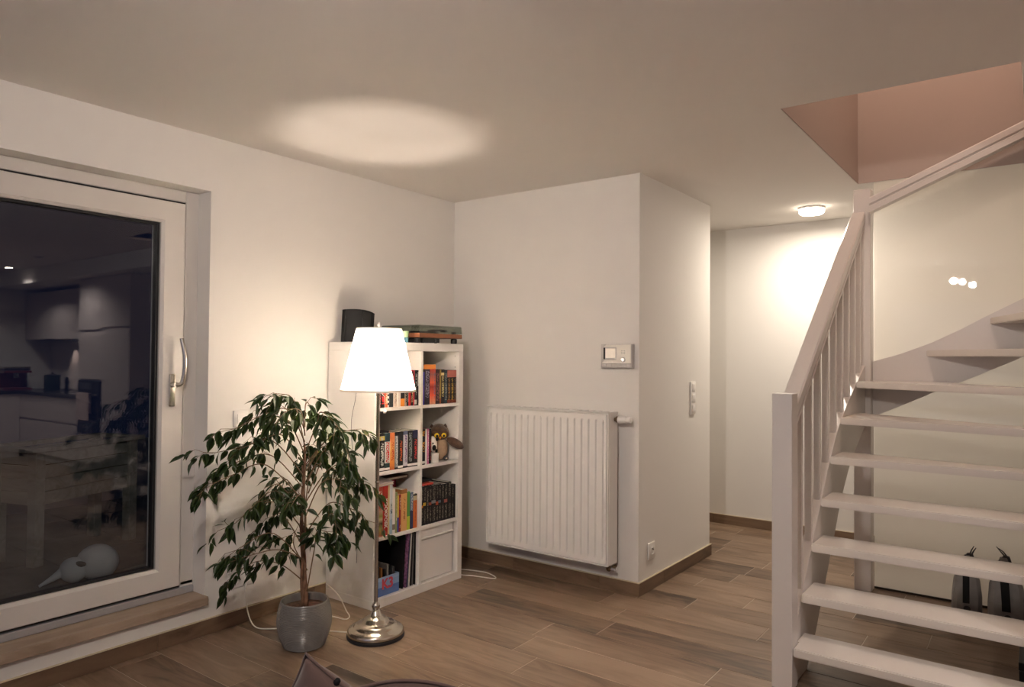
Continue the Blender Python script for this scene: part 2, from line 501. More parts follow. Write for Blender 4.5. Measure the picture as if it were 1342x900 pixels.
# floor with its wood look tiles
bm = BM(); box(bm, -0.0, XK, YF, DD, -0.12, -0.0018)
floor = struct('floor', bm, M['grout'])
PW, PL, GAP = 0.2075, 0.90, 0.0017
offs = {-4: 1.787, -3: 1.638, -1: 2.65, 0: 1.32, 1: 0.60, 2: 1.546, 3: 1.295, 4: 1.325, 6: 0.93, 8: 0.775}
rest = BM(); plank_mesh = {}
def plank(x0, x1, y0, y1):
    """one tile, sharing its mesh with every tile of the same size"""
    w, d = round(x1 - x0, 3), round(y1 - y0, 3)
    if w < 0.02 or d < 0.012: return
    key = (w, d)
    if key not in plank_mesh:
        b = BM(); box(b, -w/2 + GAP, w/2 - GAP, -d/2 + GAP, d/2 - GAP, -0.006, 0.0, 0.0012, 1)
        me = bpy.data.meshes.new('floor_plank'); b.to_mesh(me); b.free(); me.materials.append(M['plank']); plank_mesh[key] = me
    o = bpy.data.objects.new('floor_plank', plank_mesh[key]); COL.objects.link(o)
    o.parent = floor; o.location = ((x0 + x1) / 2, (y0 + y1) / 2, random.uniform(-0.0004, 0.0))
rr = random.Random(3)
for k in range(-11, 31):
    y1 = -0.03 - PW * k; y0 = y1 - PW
    y1 = min(y1, DD); y0 = max(y0, YF)
    if y1 - y0 < 0.01: continue
    off = offs.get(k, rr.uniform(0, PL)) % PL
    x = off - PL
    while x < XK:
        a, b_ = max(x, 0.0), min(x + PL, XK); x += PL
        if b_ - a < 0.02: continue
        if a < 4.3 and y1 > -3.4:
            if y0 >= -0.001 and y0 < DC and y1 <= DC + 0.08:          # beside the pier
                if b_ > WB: plank(max(a, WB), b_, y0, y1)
            elif y0 < 0 < y1:
                if b_ <= WB: plank(a, b_, y0, 0.0)
                elif a < WB:
                    plank(a, WB, y0, 0.0); plank(WB, b_, y0, y1)
                else: plank(a, b_, y0, y1)
            else: plank(a, b_, y0, y1)
        else:
            box(rest, a + GAP, b_ - GAP, y0 + GAP, y1 - GAP, -0.006, 0.0)
o = emit('floor_planks_beyond', rest, M['plank'], floor); o['kind'] = 'stuff'; o.name = 'floor_tiling'

# ceiling slab with the stairwell hole
bm = BM()
box(bm, -0.25, HX0, YF - 0.2, DD + 0.2, H, H + 0.07)
box(bm, HX1, XK + 0.2, YF - 0.2, DD + 0.2, H, H + 0.07)
box(bm, HX0, HX1, YF - 0.2, HY0, H, H + 0.07)
box(bm, HX0, HX1, HY1, DD + 0.2, H, H + 0.07)
struct('ceiling', bm, M['ceiling'])

# stairwell walls going up to the landing
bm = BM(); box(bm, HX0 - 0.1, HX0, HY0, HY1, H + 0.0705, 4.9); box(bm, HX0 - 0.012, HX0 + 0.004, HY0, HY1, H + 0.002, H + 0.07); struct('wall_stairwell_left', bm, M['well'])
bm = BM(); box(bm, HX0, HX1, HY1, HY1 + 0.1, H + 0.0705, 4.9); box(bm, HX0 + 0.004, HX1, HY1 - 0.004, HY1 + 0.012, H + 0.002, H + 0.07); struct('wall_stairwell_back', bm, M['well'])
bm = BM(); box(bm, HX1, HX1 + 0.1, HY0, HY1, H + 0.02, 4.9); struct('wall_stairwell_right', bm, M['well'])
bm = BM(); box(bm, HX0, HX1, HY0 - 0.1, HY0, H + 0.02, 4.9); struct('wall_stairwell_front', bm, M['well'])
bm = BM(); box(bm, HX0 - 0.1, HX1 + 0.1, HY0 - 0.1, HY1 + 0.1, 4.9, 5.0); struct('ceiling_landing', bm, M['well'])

# walls
bm = BM()
box(bm, -0.25, 0, DY1, DD + 0.2, -0.12, H); box(bm, -0.25, 0, YF - 0.2, DY0, -0.12, H)
box(bm, -0.25, 0, DY0, DY1, DZ1, H); box(bm, -0.25, 0, DY0, DY1, -0.12, 0.152)
struct('wall_left', bm, M['wall'])
bm = BM(); box(bm, 0, WB - 0.1, 0, 0.1, 0, H); struct('wall_back', bm, M['wall'])
bm = BM(); box(bm, WB - 0.1, WB, 0, DC, 0, H); box(bm, 0, WB - 0.1, DC - 0.1, DC, 0, H); struct('wall_pier', bm, M['wall'])
bm = BM(); box(bm, 0, 3.55, DD, DD + 0.2, 0, H); struct('wall_hall', bm, M['wall'])
bm = BM(); box(bm, 3.45, 3.55, -0.10, DD, 0, H); struct('wall_stair_right', bm, M['wall'])
bm = BM(); box(bm, 3.55, XK + 0.2, 0.60, 0.75, 0, H); struct('wall_kitchen_back', bm, M['wall'])
bm = BM(); box(bm, XK, XK + 0.2, YF, 0.60, 0, H); struct('wall_kitchen_right', bm, M['wall'])
bm = BM()
box(bm, 0, 0.8, YF - 0.2, YF, 0, H); box(bm, 3.6, XK, YF - 0.2, YF, 0, H); box(bm, 0.8, 3.6, YF - 0.2, YF, 2.3, H); box(bm, 0.8, 3.6, YF - 0.2, YF, 0, 0.4)
struct('wall_front', bm, M['wall'])
bm = BM(); box(bm, 2.536, 3.45, HY1 + 0.001, HY1 + 0.013, 0.012, H)
bm.normal_update()
for f_ in bm.faces: f_.material_index = 0 if f_.normal.y < -0.5 else 1
struct('wall_partition', bm, [M['opal'], M['clear']])
bm = BM(); box(bm, 2.536, 3.45, HY1 - 0.004, HY1 + 0.02, 0.0, 0.0115); struct('gap_shade_strip', bm, plain('dark_brown_strip', (0.03, 0.018, 0.012), 0.8))  # dark strip filling the gap under the partition, its shade put into colour

# window behind the camera: frame, mullions and pane
bm = BM()
for a in ((0.8, 0.87), (2.17, 2.23), (3.53, 3.6)): box(bm, a[0], a[1], YF - 0.13, YF - 0.06, 0.4, 2.3, 0.004)
box(bm, 0.8, 3.6, YF - 0.13, YF - 0.06, 0.4, 0.47); box(bm, 0.8, 3.6, YF - 0.13, YF - 0.06, 2.23, 2.3)
win = struct('window_1', bm, M['pvc'])
bm = BM(); box(bm, 0.87, 3.53, YF - 0.10, YF - 0.094, 0.47, 2.23); struct('window_pane', bm, M['clear'], win)

# baseboards with their pale joint on top
BH, BT = 0.0756, 0.012
def baseboard(name, x0, x1, y0, y1, m, pieces, along):
    bm = BM()
    box(bm, x0, x1, y0, y1, BH, BH + 0.004)
    root = struct(name, bm, M['caulk'])
    lo, hi = (x0, x1) if along == 'x' else (y0, y1)
    cuts = [lo] + [c for c in pieces if lo < c < hi] + [hi]
    for a, b_ in zip(cuts, cuts[1:]):
        b2 = BM()
        if along == 'x': box(b2, a + 0.0008, b_ - 0.0008, y0, y1, 0.0005, BH, 0.001, 1)
        else: box(b2, x0, x1, a + 0.0008, b_ - 0.0008, 0.0005, BH, 0.001, 1)
        struct('skirting_tile', b2, m, root)
baseboard('baseboard_left', 0.0005, BT, -4.6, -0.0125, M['skirt_y'], [-3.9, -3.0, -2.1, -1.2, -0.3], 'y')
baseboard('baseboard_back', 0.0005, WB + BT, -BT, -0.0005, M['skirt'], [0.55, 1.2], 'x')
baseboard('baseboard_pier', WB + 0.0005, WB + BT, 0.0005, DC + BT, M['skirt_y'], [0.33], 'y')
baseboard('baseboard_hall', 0.4, 3.44, DD - BT, DD - 0.0005, M['skirt'], [1.1, 1.75, 2.65], 'x')

# ------------------------------------------------------------------ terrace door
FX = -0.112
bm = BM()
box(bm, -0.20, FX, DY0, DY1, DZ0 + 0.047, DZ0 + 0.06); box(bm, -0.20, FX, DY0, DY0 + 0.075, DZ0, DZ1); box(bm, -0.20, FX, DY1 - 0.068, DY1, DZ0 + 0.03, DZ1, 0.003, 1)
box(bm, -0.20, FX, DY0 + 0.075, DY1 - 0.068, DZ1 - 0.058, DZ1, 0.003, 1)
door = struct('door_1', bm, M['pvc'])
SY0, SY1, SZ0, SZ1 = DY0 + 0.085, -1.9425, 0.246, 2.154
bm = BM(); 
for q in ((SY0 - 0.012, SY0 + 0.03, SZ0 - 0.012, SZ1 + 0.014), (SY1 - 0.03, SY1 + 0.014, SZ0 - 0.012, SZ1 + 0.014), (SY0 + 0.03, SY1 - 0.03, SZ0 - 0.012, SZ0 + 0.03), (SY0 + 0.03, SY1 - 0.03, SZ1 - 0.03, SZ1 + 0.014)): box(bm, -0.189, -0.119, *q)
struct('door_gasket', bm, M['gasket'], door)
GY0, GY1, GZ0, GZ1 = SY0 + 0.118, -2.061, 0.352, 2.046
def frame_ring(bm, x0, x1, oy0, oy1, oz0, oz1, iy0, iy1, iz0, iz1, bev):
    """mitred frame with a chamfer on the inside edge"""
    def ring(x, y0, y1, z0, z1): return [bm.verts.new((x, *p)) for p in ((y0, z0), (y1, z0), (y1, z1), (y0, z1))]
    R = [ring(x0, oy0, oy1, oz0, oz1), ring(x1 - 0.004, oy0, oy1, oz0, oz1), ring(x1, oy0 + 0.004, oy1 - 0.004, oz0 + 0.004, oz1 - 0.004),
         ring(x1, iy0 - bev, iy1 + bev, iz0 - bev, iz1 + bev), ring(x1 - bev * 0.8, iy0, iy1, iz0, iz1), ring(x0, iy0, iy1, iz0, iz1)]
    fs = []
    for A, B in zip(R, R[1:] + R[:1]):
        for k in range(4):
            fs.append(bm.faces.new((A[k], A[(k+1) % 4], B[(k+1) % 4], B[k])))
    bmesh.ops.recalc_face_normals(bm, faces=fs)
bm = BM(); frame_ring(bm, -0.19, -0.092, SY0, SY1, SZ0, SZ1, GY0, GY1, GZ0, GZ1, 0.014)
struct('door_sash', bm, M['pvc'], door)
bm = BM(); frame_ring(bm, -0.150, -0.115, GY0 - 0.002, GY1 + 0.002, GZ0 - 0.002, GZ1 + 0.002, GY0 + 0.014, GY1 - 0.014, GZ0 + 0.012, GZ1 - 0.012, 0.002)
struct('glazing_spacer', bm, M['gasket'], door)
for gx in (-0.128, -0.146):
    bm = BM(); box(bm, gx - 0.004, gx, GY0 + 0.001, GY1 - 0.001, GZ0 + 0.001, GZ1 - 0.001); struct('door_pane', bm, M['clear'], door)
bm = BM(); box(bm, -0.20, -0.100, DY0, DY1 - 0.002, 0.1965, DZ0 + 0.036, 0.004, 2); struct('door_threshold', bm, M['alu'], door)
# handle
hb = BM(); box(hb, -0.092, -0.080, -2.018, -1.985, 1.140, 1.302, 0.0058, 4)
hd = struct('door_handle', hb, M['nickel'], door, True)
hb = BM()
lathe(hb, [(0.0, 0.0), (0.013, 0.0), (0.013, 0.035), (0.0, 0.035)], (-0.080, -2.002, 1.248), 20, 'x')
pts = catmull([(-0.052, -2.002, 1.248), (-0.046, -1.985, 1.249), (-0.042, -1.973, 1.265), (-0.036, -1.966, 1.32), (-0.034, -1.966, 1.38), (-0.038, -1.972, 1.43), (-0.044, -1.980, 1.478)], 5)
tube(hb, pts, 0.0115, 0.0100, 12)
b3 = hb; bmesh.ops.translate(b3, verts=b3.verts, vec=Vector((0, 0, 0)))
struct('handle_lever', hb, M['steel'], hd, True)
# sill of wood look tile
bm = BM(); box(bm, -0.12, 0.030, DY0 - 0.01, DY1 + 0.004, 0.1525, 0.196, 0.003, 2)
struct('trim_2', bm, M['sill'])

# ------------------------------------------------------------------ terrace outside
bm = BM(); box(bm, -9, -0.25, -9, 4, -0.14, -0.02); tr = struct('floor_terrace', bm, M['grout'])
for i in range(6):
    for j in range(8):
        b2 = BM(); x1 = -0.27 - i * 0.6; y1 = 1.2 - j * 0.6
        box(b2, x1 - 0.594, x1, y1 - 0.594, y1, -0.03, -0.005, 0.003, 1); struct('terrace_tile', b2, M['terrace'], tr)

pl = thing('garden_planter', 'raised wooden planter box on legs with slatted sides, on the terrace behind the glass', 'planter', (-2.25, -1.60, -0.005), rot=(0, 0, 0.33))
LX, LY, LZ = 0.17, 0.38, 0.785
for sx in (-1, 1):
    for sy in (-1, 1):
        b2 = BM(); box(b2, sx*LX - 0.035, sx*LX + 0.035, sy*LY - 0.035, sy*LY + 0.035, 0, LZ - 0.03, 0.003, 1); emit('leg', b2, M['garden_wood'], pl, local=True)
b2 = BM()
for sx in (-1, 1): box(b2, sx*(LX+0.03) - 0.03, sx*(LX+0.03) + 0.03, -LY - 0.08, LY + 0.08, LZ - 0.03, LZ, 0.003, 1)
for sy in (-1, 1): box(b2, -LX + 0.0, LX - 0.0, sy*(LY+0.05) - 0.03, sy*(LY+0.05) + 0.03, LZ - 0.03, LZ, 0.003, 1)
emit('rim', b2, M['garden_wood'], pl, local=True)
b2 = BM(); box(b2, -LX, LX, -LY, LY, 0.62, 0.74); emit('soil', b2, M['soil'], pl, local=True)
for k in range(4):
    z0 = 0.40 + k * 0.088
    for sx in (-1, 1):
        b2 = BM(); box(b2, sx*LX - 0.012, sx*LX + 0.012, -LY + 0.036, LY - 0.036, z0, z0 + 0.082, 0.002, 1); emit('slat', b2, M['garden_wood'], pl, local=True)
    for sy in (-1, 1):
        b2 = BM(); box(b2, -LX + 0.036, LX - 0.036, sy*LY - 0.012, sy*LY + 0.012, z0, z0 + 0.082, 0.002, 1); emit('slat', b2, M['garden_wood'], pl, local=True)

an = thing('garden_ornament', 'white animal shaped garden ornament with a pointed horn, lying on the terrace outside the door', 'ornament', (-1.39, -1.815, -0.005), rot=(0, 0, 0.65)); an.scale = (0.86, 0.86, 0.95)
b2 = BM(); ball(b2, (0.05, 0.02, 0.115), 0.115, 3, (1.25, 1.0, 1.0)); emit('body', b2, M['garden_white'], an, True, local=True)
b2 = BM(); ball(b2, (-0.07, -0.07, 0.085), 0.085, 3, (1.1, 0.9, 0.95)); emit('head', b2, M['garden_white'], an, True, local=True)
b2 = BM(); tube(b2, [(-0.12, -0.10, 0.085), (-0.17, -0.14, 0.05), (-0.235, -0.19, 0.012)], 0.032, 0.008, 10); emit('horn', b2, M['garden_white'], an, True, local=True)
b2 = BM(); ball(b2, (-0.01, -0.10, 0.13), 0.038, 2, (1.3, 0.5, 0.5)); emit('ear', b2, M['owl_grey'], an, True, local=True)

# ------------------------------------------------------------------ wall fittings
def plate(name, label, cat, axis, c, w, h, keys, group=None):
    """white switch or socket plate on the wall x=c0 or y=c1; keys are (du, dv, w, h) rockers"""
    t = thing(name, label, cat, c, group)
    def bx(bm, u0, u1, z0, z1, d0, d1, bev):
        if axis == 'x': box(bm, d0, d1, u0, u1, z0, z1, bev, 2)
        else: box(bm, u0, u1, -d1, -d0, z0, z1, bev, 2)
    b2 = BM(); bx(b2, -w/2, w/2, -h/2, h/2, 0.0005, 0.011, 0.004); emit('cover_plate', b2, M['plastic'], t, True, local=True)
    for du, dv, kw, kh in keys:
        b2 = BM(); bx(b2, du - kw/2, du + kw/2, dv - kh/2, dv + kh/2, 0.010, 0.0155, 0.003); emit('rocker', b2, M['plastic'], t, True, local=True)
    return t
plate('light_switch', 'white single light switch on the wall beside the terrace door', 'switch', 'x', (0, -1.682, 1.067), 0.085, 0.085, [(0.0, 0, 0.046, 0.05)])
plate('light_switch', 'white vertical triple switch plate on the pier wall facing the stairs', 'switch', 'x', (WB, 0.80, 1.131), 0.082, 0.222, [(0.0, 0.071, 0.045, 0.05), (0, 0, 0.045, 0.055), (0, -0.071, 0.045, 0.05)])
def socket(name, label, c, centres, w, h):
    t = thing(name, label, 'socket', c)
    b2 = BM(); box(b2, 0.0005, 0.011, -w/2, w/2, -h/2, h/2, 0.004, 2); emit('cover_plate', b2, M['plastic'], t, True, local=True)
    for u in centres:
        b2 = BM(); lathe(b2, [(0.026, 0.011), (0.024, 0.014), (0.021, 0.014), (0.019, 0.0095), (0.0, 0.0095)], (0, u, 0), 24, 'x'); emit('outlet', b2, M['plastic'], t, True, local=True)
        b2 = BM()
        for s in (-1, 1): lathe(b2, [(0.0035, 0.0094), (0.0035, 0.0104), (0, 0.0104)], (0, u + s*0.0095, 0), 10, 'x')
        lathe(b2, [(0.003, 0.0094), (0.003, 0.020), (0, 0.020)], (0, u, 0.010), 10, 'x')
        emit('outlet_pins', b2, M['darkgrey'], t, local=True)
    return t
socket('wall_socket', 'white wall socket low on the pier wall above the baseboard', (WB, 0.163, 0.235), [0], 0.088, 0.098)
socket('wall_socket', 'white double wall socket low behind the ficus beside the door', (0, -1.665, 0.235), [-0.038, 0.038], 0.155, 0.085)

# intercom
it = thing('intercom', 'white and grey intercom panel with small screen above the radiator valve', 'intercom', (1.322, 0, 1.41))
b2 = BM(); box(b2, -0.105, 0.105, -0.036, -0.0005, -0.072, 0.072, 0.004, 2); emit('housing', b2, M['grey'], it, True, local=True)
b2 = BM(); prism(b2, [(-0.094, -0.043), (0.100, -0.043), (0.100, 0.068), (-0.065, 0.068), (-0.082, 0.052), (-0.082, -0.030)], 'y', -0.041, -0.036); emit('front_cover', b2, M['cream'], it, local=True)
b2 = BM(); box(b2, -0.082, 0.005, -0.0435, -0.0405, -0.022, 0.052, 0.002, 1); emit('screen_bezel', b2, M['grey'], it, local=True)
b2 = BM(); box(b2, -0.081, -0.071, -0.0455, -0.0432, -0.020, 0.050); emit('screen_side_strip', b2, M['blackmatte'], it, local=True, label='black strip left of the screen')  # matte black strip along the left of the screen
b2 = BM(); box(b2, -0.068, -0.002, -0.0455, -0.0432, -0.012, 0.045, 0.001, 1); emit('screen', b2, plain('pale_screen', (0.86, 0.80, 0.72), 0.15), it, local=True)
b2 = BM(); lathe(b2, [(0.0, -0.049), (0.010, -0.049), (0.013, -0.046), (0.014, -0.041), (0.0, -0.041)], (0.050, 0, -0.022), 20, 'y'); emit('button', b2, M['alu'], it, True, local=True, label='round silver button')
for k in range(6):
    b2 = BM(); box(b2, -0.094 + k*0.033, -0.066 + k*0.033, -0.0385, -0.0358, -0.067, -0.049, 0.001, 1); emit('key', b2, M['grey'], it, local=True)
b2 = BM()
for a in range(3):
    for c_ in range(3): box(b2, 0.036 + a*0.010, 0.041 + a*0.010, -0.0416, -0.0409, 0.012 + c_*0.009, 0.0155 + c_*0.009)
emit('speaker_slots', b2, M['darkgrey'], it, local=True)

# ------------------------------------------------------------------ radiator
RX0, RX1, RZ0, RZ1, RYF, RYB = 0.430, 1.337, 0.182, 1.080, -0.150, -0.040
ra = thing('radiator', 'white ribbed panel radiator hung on the wall between bookcase and pier', 'radiator', ((RX0 + RX1)/2, -0.01, RZ0))
bm = BM()
ng = 17; u0, u1 = RX0 + 0.035, RX1 - 0.035
zs = [RZ0 + 0.040, RZ0 + 0.056, RZ1 - 0.060, RZ1 - 0.044]
xs = [RX0 + 0.0145, RX0 + 0.0155]
dep = [0, 0]
step = (u1 - u0) / ng
for i in range(ng + 1):
    c = u0 + i * step
    xs += [c - 0.007, c - 0.002, c + 0.002, c + 0.007]; dep += [0, 1, 1, 0]
xs += [RX1 - 0.0155, RX1 - 0.0145]; dep += [0, 0]
zrow = [RZ0 + 0.0155, RZ0 + 0.0165, zs[0], zs[1], zs[2], zs[3], RZ1 - 0.0165, RZ1 - 0.0155]; zd = [0, 0, 0, 1, 1, 0, 0, 0]
grid = [[bm.verts.new((x, RYF - 0.001 + 0.012 * (1 if a in (0, len(zrow) - 1) or b_ in (0, len(xs) - 1) else d * e), z)) for b_, (x, d) in enumerate(zip(xs, dep))] for a, (z, e) in enumerate(zip(zrow, zd))]
for a in range(len(zrow) - 1):
    for b_ in range(len(xs) - 1):
        bm.faces.new((grid[a][b_], grid[a][b_+1], grid[a+1][b_+1], grid[a+1][b_]))
bmesh.ops.recalc_face_normals(bm, faces=bm.faces)
pf = emit('front_panel', bm, M['radiator'], ra)
bm = BM(); box(bm, RX0 + 0.004, RX1 - 0.004, RYF + 0.0125, RYF + 0.016, RZ0 + 0.004, RZ1 - 0.004)
for x0, x1 in ((RX0, RX0 + 0.006), (RX1 - 0.006, RX1)): box(bm, x0, x1, RYF - 0.004, RYF + 0.012, RZ0, RZ1, 0.002, 1)
box(bm, RX0, RX1, RYF - 0.004, RYF + 0.012, RZ0, RZ0 + 0.007, 0.002, 1); box(bm, RX0, RX1, RYF - 0.004, RYF + 0.012, RZ1 - 0.007, RZ1, 0.002, 1)
emit('front_rim', bm, M['radiator'], ra)
for x0, x1 in ((RX0, RX0 + 0.004), (RX1 - 0.004, RX1)):
    bm = BM(); box(bm, x0, x1, RYF + 0.012, RYB, RZ0 + 0.004, RZ1 - 0.003, 0.001, 1); emit('side_cover', bm, M['radiator'], ra)
bm = BM(); box(bm, RX0 + 0.01, RX1 - 0.01, RYB - 0.014, RYB - 0.002, RZ0 + 0.01, RZ1 - 0.02); emit('back_panel', bm, M['radiator'], ra)
bm = BM()
box(bm, RX0, RX1, RYF + 0.010, RYF + 0.020, RZ1 - 0.008, RZ1 - 0.002); box(bm, RX0, RX1, RYB - 0.012, RYB, RZ1 - 0.008, RZ1 - 0.002)
for i in range(20):
    x = RX0 + 0.004 + i * (RX1 - RX0 - 0.02) / 19; box(bm, x, x + 0.012, RYF + 0.018, RYB - 0.010, RZ1 - 0.008, RZ1 - 0.002)
emit('top_grille', bm, M['radiator'], ra)
for x in (RX0 + 0.15, RX1 - 0.15):
    bm = BM(); box(bm, x - 0.02, x + 0.02, RYB - 0.002, -0.0008, RZ0 + 0.1, RZ1 - 0.1); emit('wall_bracket', bm, M['radiator'], ra)
bm = BM(); lathe(bm, [(0, 0), (0.012, 0), (0.012, 0.012), (0.019, 0.012), (0.019, 0.028), (0.0, 0.028)], (RX1, -0.075, 1.035), 18, 'x'); vn = emit('valve_collar', bm, M['brass'], ra, True)
bm = BM(); lathe(bm, [(0, 0.026), (0.023, 0.026), (0.024, 0.034), (0.020, 0.075), (0.017, 0.078), (0.017, 0.084), (0.019, 0.086), (0.019, 0.104), (0.016, 0.107), (0, 0.107)], (RX1, -0.075, 1.035), 24, 'x')
emit('thermostat_knob', bm, M['plastic'], ra, True)
bm = BM(); tube(bm, [(RX1 - 0.03, -0.085, RZ0 + 0.01), (RX1 - 0.03, -0.085, RZ0 - 0.03), (RX1 - 0.03, -0.0015, RZ0 - 0.03)], 0.009, None, 10)
emit('supply_pipe', bm, M['brass'], ra, True)
bm = BM(); ball(bm, (RX1 - 0.03, -0.085, RZ0 - 0.028), 0.017, 2); emit('pipe_valve', bm, M['brass'], ra, True)
bm = BM(); tube(bm, [(RX1 - 0.10, -0.085, RZ0 + 0.005), (RX1 - 0.10, -0.085, RZ0 - 0.015)], 0.012, None, 10)
emit('drain_plug', bm, M['brass'], ra, True)
bm = BM(); lathe(bm, [(0, 0.0), (0.009, 0.0), (0.009, 0.028), (0, 0.028)], (RX1 - 0.014, -0.085, RZ0 - 0.028), 14, 'x'); emit('valve_cap', bm, M['alu'], ra, True)

# ------------------------------------------------------------------ bookcase
BX0, BX1, BY0, BY1, BZ = 0.016, 0.410, -1.122, -0.372, 1.478
BYM = -0.746
bc = thing('bookcase', 'white two column open bookcase with four rows of compartments', 'bookcase', ((BX0 + BX1)/2, BYM, 0))
bm = BM(); box(bm, BX0, BX1, BY0, BY1, 1.430, BZ, 0.0015, 1); emit('top_panel', bm, M['shelfwhite'], bc)
bm = BM(); box(bm, BX0, BX1, BY0, BY1, 0.0, 0.050, 0.0015, 1); emit('bottom_panel', bm, M['shelfwhite'], bc)
for a, b_ in ((BY0, BY0 + 0.040), (BY1 - 0.040, BY1)):
    bm = BM(); box(bm, BX0, BX1, a, b_, 0.0504, 1.4296, 0.001, 1); emit('side_panel', bm, M['shelfwhite'], bc)
bm = BM(); box(bm, BX0, BX1 - 0.002, BYM - 0.009, BYM + 0.009, 0.051, 1.429); emit('divider', bm, M['shelfwhite'], bc)
SH = [0.379, 0.741, 1.099]
CELLS = {'L': (BY0 + 0.040, BYM - 0.009), 'R': (BYM + 0.009, BY1 - 0.040)}
for z in SH:
    for a, b_ in CELLS.values():
        bm = BM(); box(bm, BX0, BX1 - 0.002, a + 0.0003, b_ - 0.0003, z - 0.009, z + 0.009); emit('shelf', bm, M['shelfwhite'], bc)
bm = BM(); box(bm, BX0 - 0.004, BX0 - 0.0005, BY0 + 0.01, BY1 - 0.01, 0.02, 1.46); emit('back_panel', bm, M['shelfwhite'], bc)
for z in (1.33, 1.40):
    bm = BM(); box(bm, 0.374, 0.379, BY1 - 0.0412, BY1 - 0.0400, z, z + 0.005); emit('peg_hole', bm, M['darkgrey'], bc)
# insert with drawer lip in the lowest right compartment
ins = thing('storage_insert', 'white storage insert with a raised upper lip filling the lowest right compartment of the bookcase', 'cabinet insert', (0.2, BYM + 0.16, 0.0505))
a, b_ = CELLS['R']
bm = BM(); box(bm, 0.03, 0.3645, a + 0.003, b_ - 0.003, 0.0508, 0.3695, 0.001, 1); emit('carcass', bm, M['shelfwhite'], ins)
bm = BM(); box(bm, 0.365, 0.385, a + 0.006, b_ - 0.022, 0.056, 0.300, 0.002, 1); emit('door', bm, M['shelfwhite'], ins)
bm = BM(); box(bm, 0.365, 0.390, a + 0.006, b_ - 0.022, 0.306, 0.365, 0.003, 2); emit('drawer', bm, M['shelfwhite'], ins)
bm = BM(); box(bm, 0.390, 0.398, a + 0.006, b_ - 0.022, 0.306, 0.316, 0.002, 1); emit('drawer_lip', bm, M['shelfwhite'], ins)

# ------------------------------------------------------------------ books
K = (0.010, 0.009, 0.010)
BOOKN = [0]
def book(label, y0, y1, z0, h, depth, mat, group, xf=0.392, name='book'):
    """cover (spine to the room) as the object itself, page block as its part; local origin at the lower front corner"""
    t = y1 - y0 - 0.0008
    BOOKN[0] += 1
    c = min(0.0025, t * 0.14)
    bm = BM()
    r = min(0.0035, t * 0.22)
    prism(bm, [(-depth, 0), (-r, 0), (0, r), (0, t - r), (-r, t), (-depth, t), (-depth, t - c), (-r - c, t - c), (-r - c, c), (-depth, c)], 'z', 0, h)
    o = emit(name, bm, mat)
    o.location = (xf, y0 + 0.0004, z0)
    tag(o, label, 'book', group)
    bm = BM(); box(bm, -depth + 0.004, -r - c - 0.0004, c + 0.0002, t - c - 0.0002, 0.003, h - 0.0015)
    emit('pages', bm, M['pages'], o, local=True)
    return o
RED, ORR, DRED = (0.55, 0.025, 0.02), (0.62, 0.13, 0.03), (0.22, 0.012, 0.015)
WHT, CRM, YEL = (0.75, 0.72, 0.68), (0.70, 0.62, 0.52), (0.70, 0.52, 0.08)
BLU, NAV, SLT = (0.05, 0.04, 0.38), (0.02, 0.025, 0.09), (0.035, 0.042, 0.045)
GRN, OLV, PNK = (0.10, 0.32, 0.05), (0.25, 0.30, 0.13), (0.55, 0.06, 0.18)
def sm(stops, text=None, ranges=((0.2, 0.8),), width=0.3, dense=0.5, blur=False):
    if not isinstance(stops[0], tuple) or not isinstance(stops[0][0], (int, float)) or len(stops[0]) != 2:
        stops = [(0.0, stops)]
    return spine_mat('book_cover', stops, text, ranges, width, BOOKN[0] * 1.37 + 0.3, dense, blur=blur)
G = 'novels in the upper left compartment'
z = 1.1085
rowTL = [(-1.069, -1.058, .200, RED, WHT, 'thin red paperback directly right of the lamp pole, upper left compartment'),
 (-1.058, -1.024, .202, K, RED, 'black paperback with dull red spine marks under the lamp shade'),
 (-1.024, -1.003, .200, ORR, WHT, 'orange red paperback under the lamp shade, beside a chequered spine'),
 (-1.003, -0.995, .198, WHT, K, 'very thin black and white chequered spine in the upper left compartment'),
 (-0.995, -0.959, .200, SLT, None, 'dark slate grey book with a plain spine under the lamp shade'),
 (-0.959, -0.930, .200, CRM, (0.4, 0.3, 0.25), 'cream paperback, left one of two pale spines under the shade'),
 (-0.930, -0.901, .200, (0.72, 0.66, 0.60), None, 'pale grey white paperback, right one of two pale spines under the shade'),
 (-0.901, -0.891, .200, K, None, 'thin black book with orange foot beside the pale spines'),
 (-0.891, -0.869, .200, K, (0.5, 0.45, 0.35), 'black paperback with small cream lettering right of the orange footed spine'),
 (-0.869, -0.853, .198, (0.30, 0.27, 0.22), K, 'grey beige thin paperback between two black spines under the shade'),
 (-0.853, -0.837, .200, K, (0.3, 0.28, 0.26), 'thin dark paperback left of a bright red spine'),
 (-0.837, -0.819, .200, RED, None, 'bright red paperback between dark spines near the shade edge'),
 (-0.819, -0.799, .200, K, (0.6, 0.4, 0.2), 'black paperback with tan marks right of the bright red one'),
 (-0.799, -0.789, .208, (0.5, 0.03, 0.05), None, 'slim crimson book right behind the edge of the lamp shade'),
 (-0.789, -0.767, .208, K, (0.7, 0.68, 0.62), 'tall black book with small white letters and a white foot, second from the divider'),
 (-0.767, -0.757, .208, K, (0.75, 0.72, 0.68), 'slim tall black book with large white letters at the divider')]
rowTL[-1] = (-0.767, -0.7565, .208, K, (0.75, 0.72, 0.68), rowTL[-1][5])
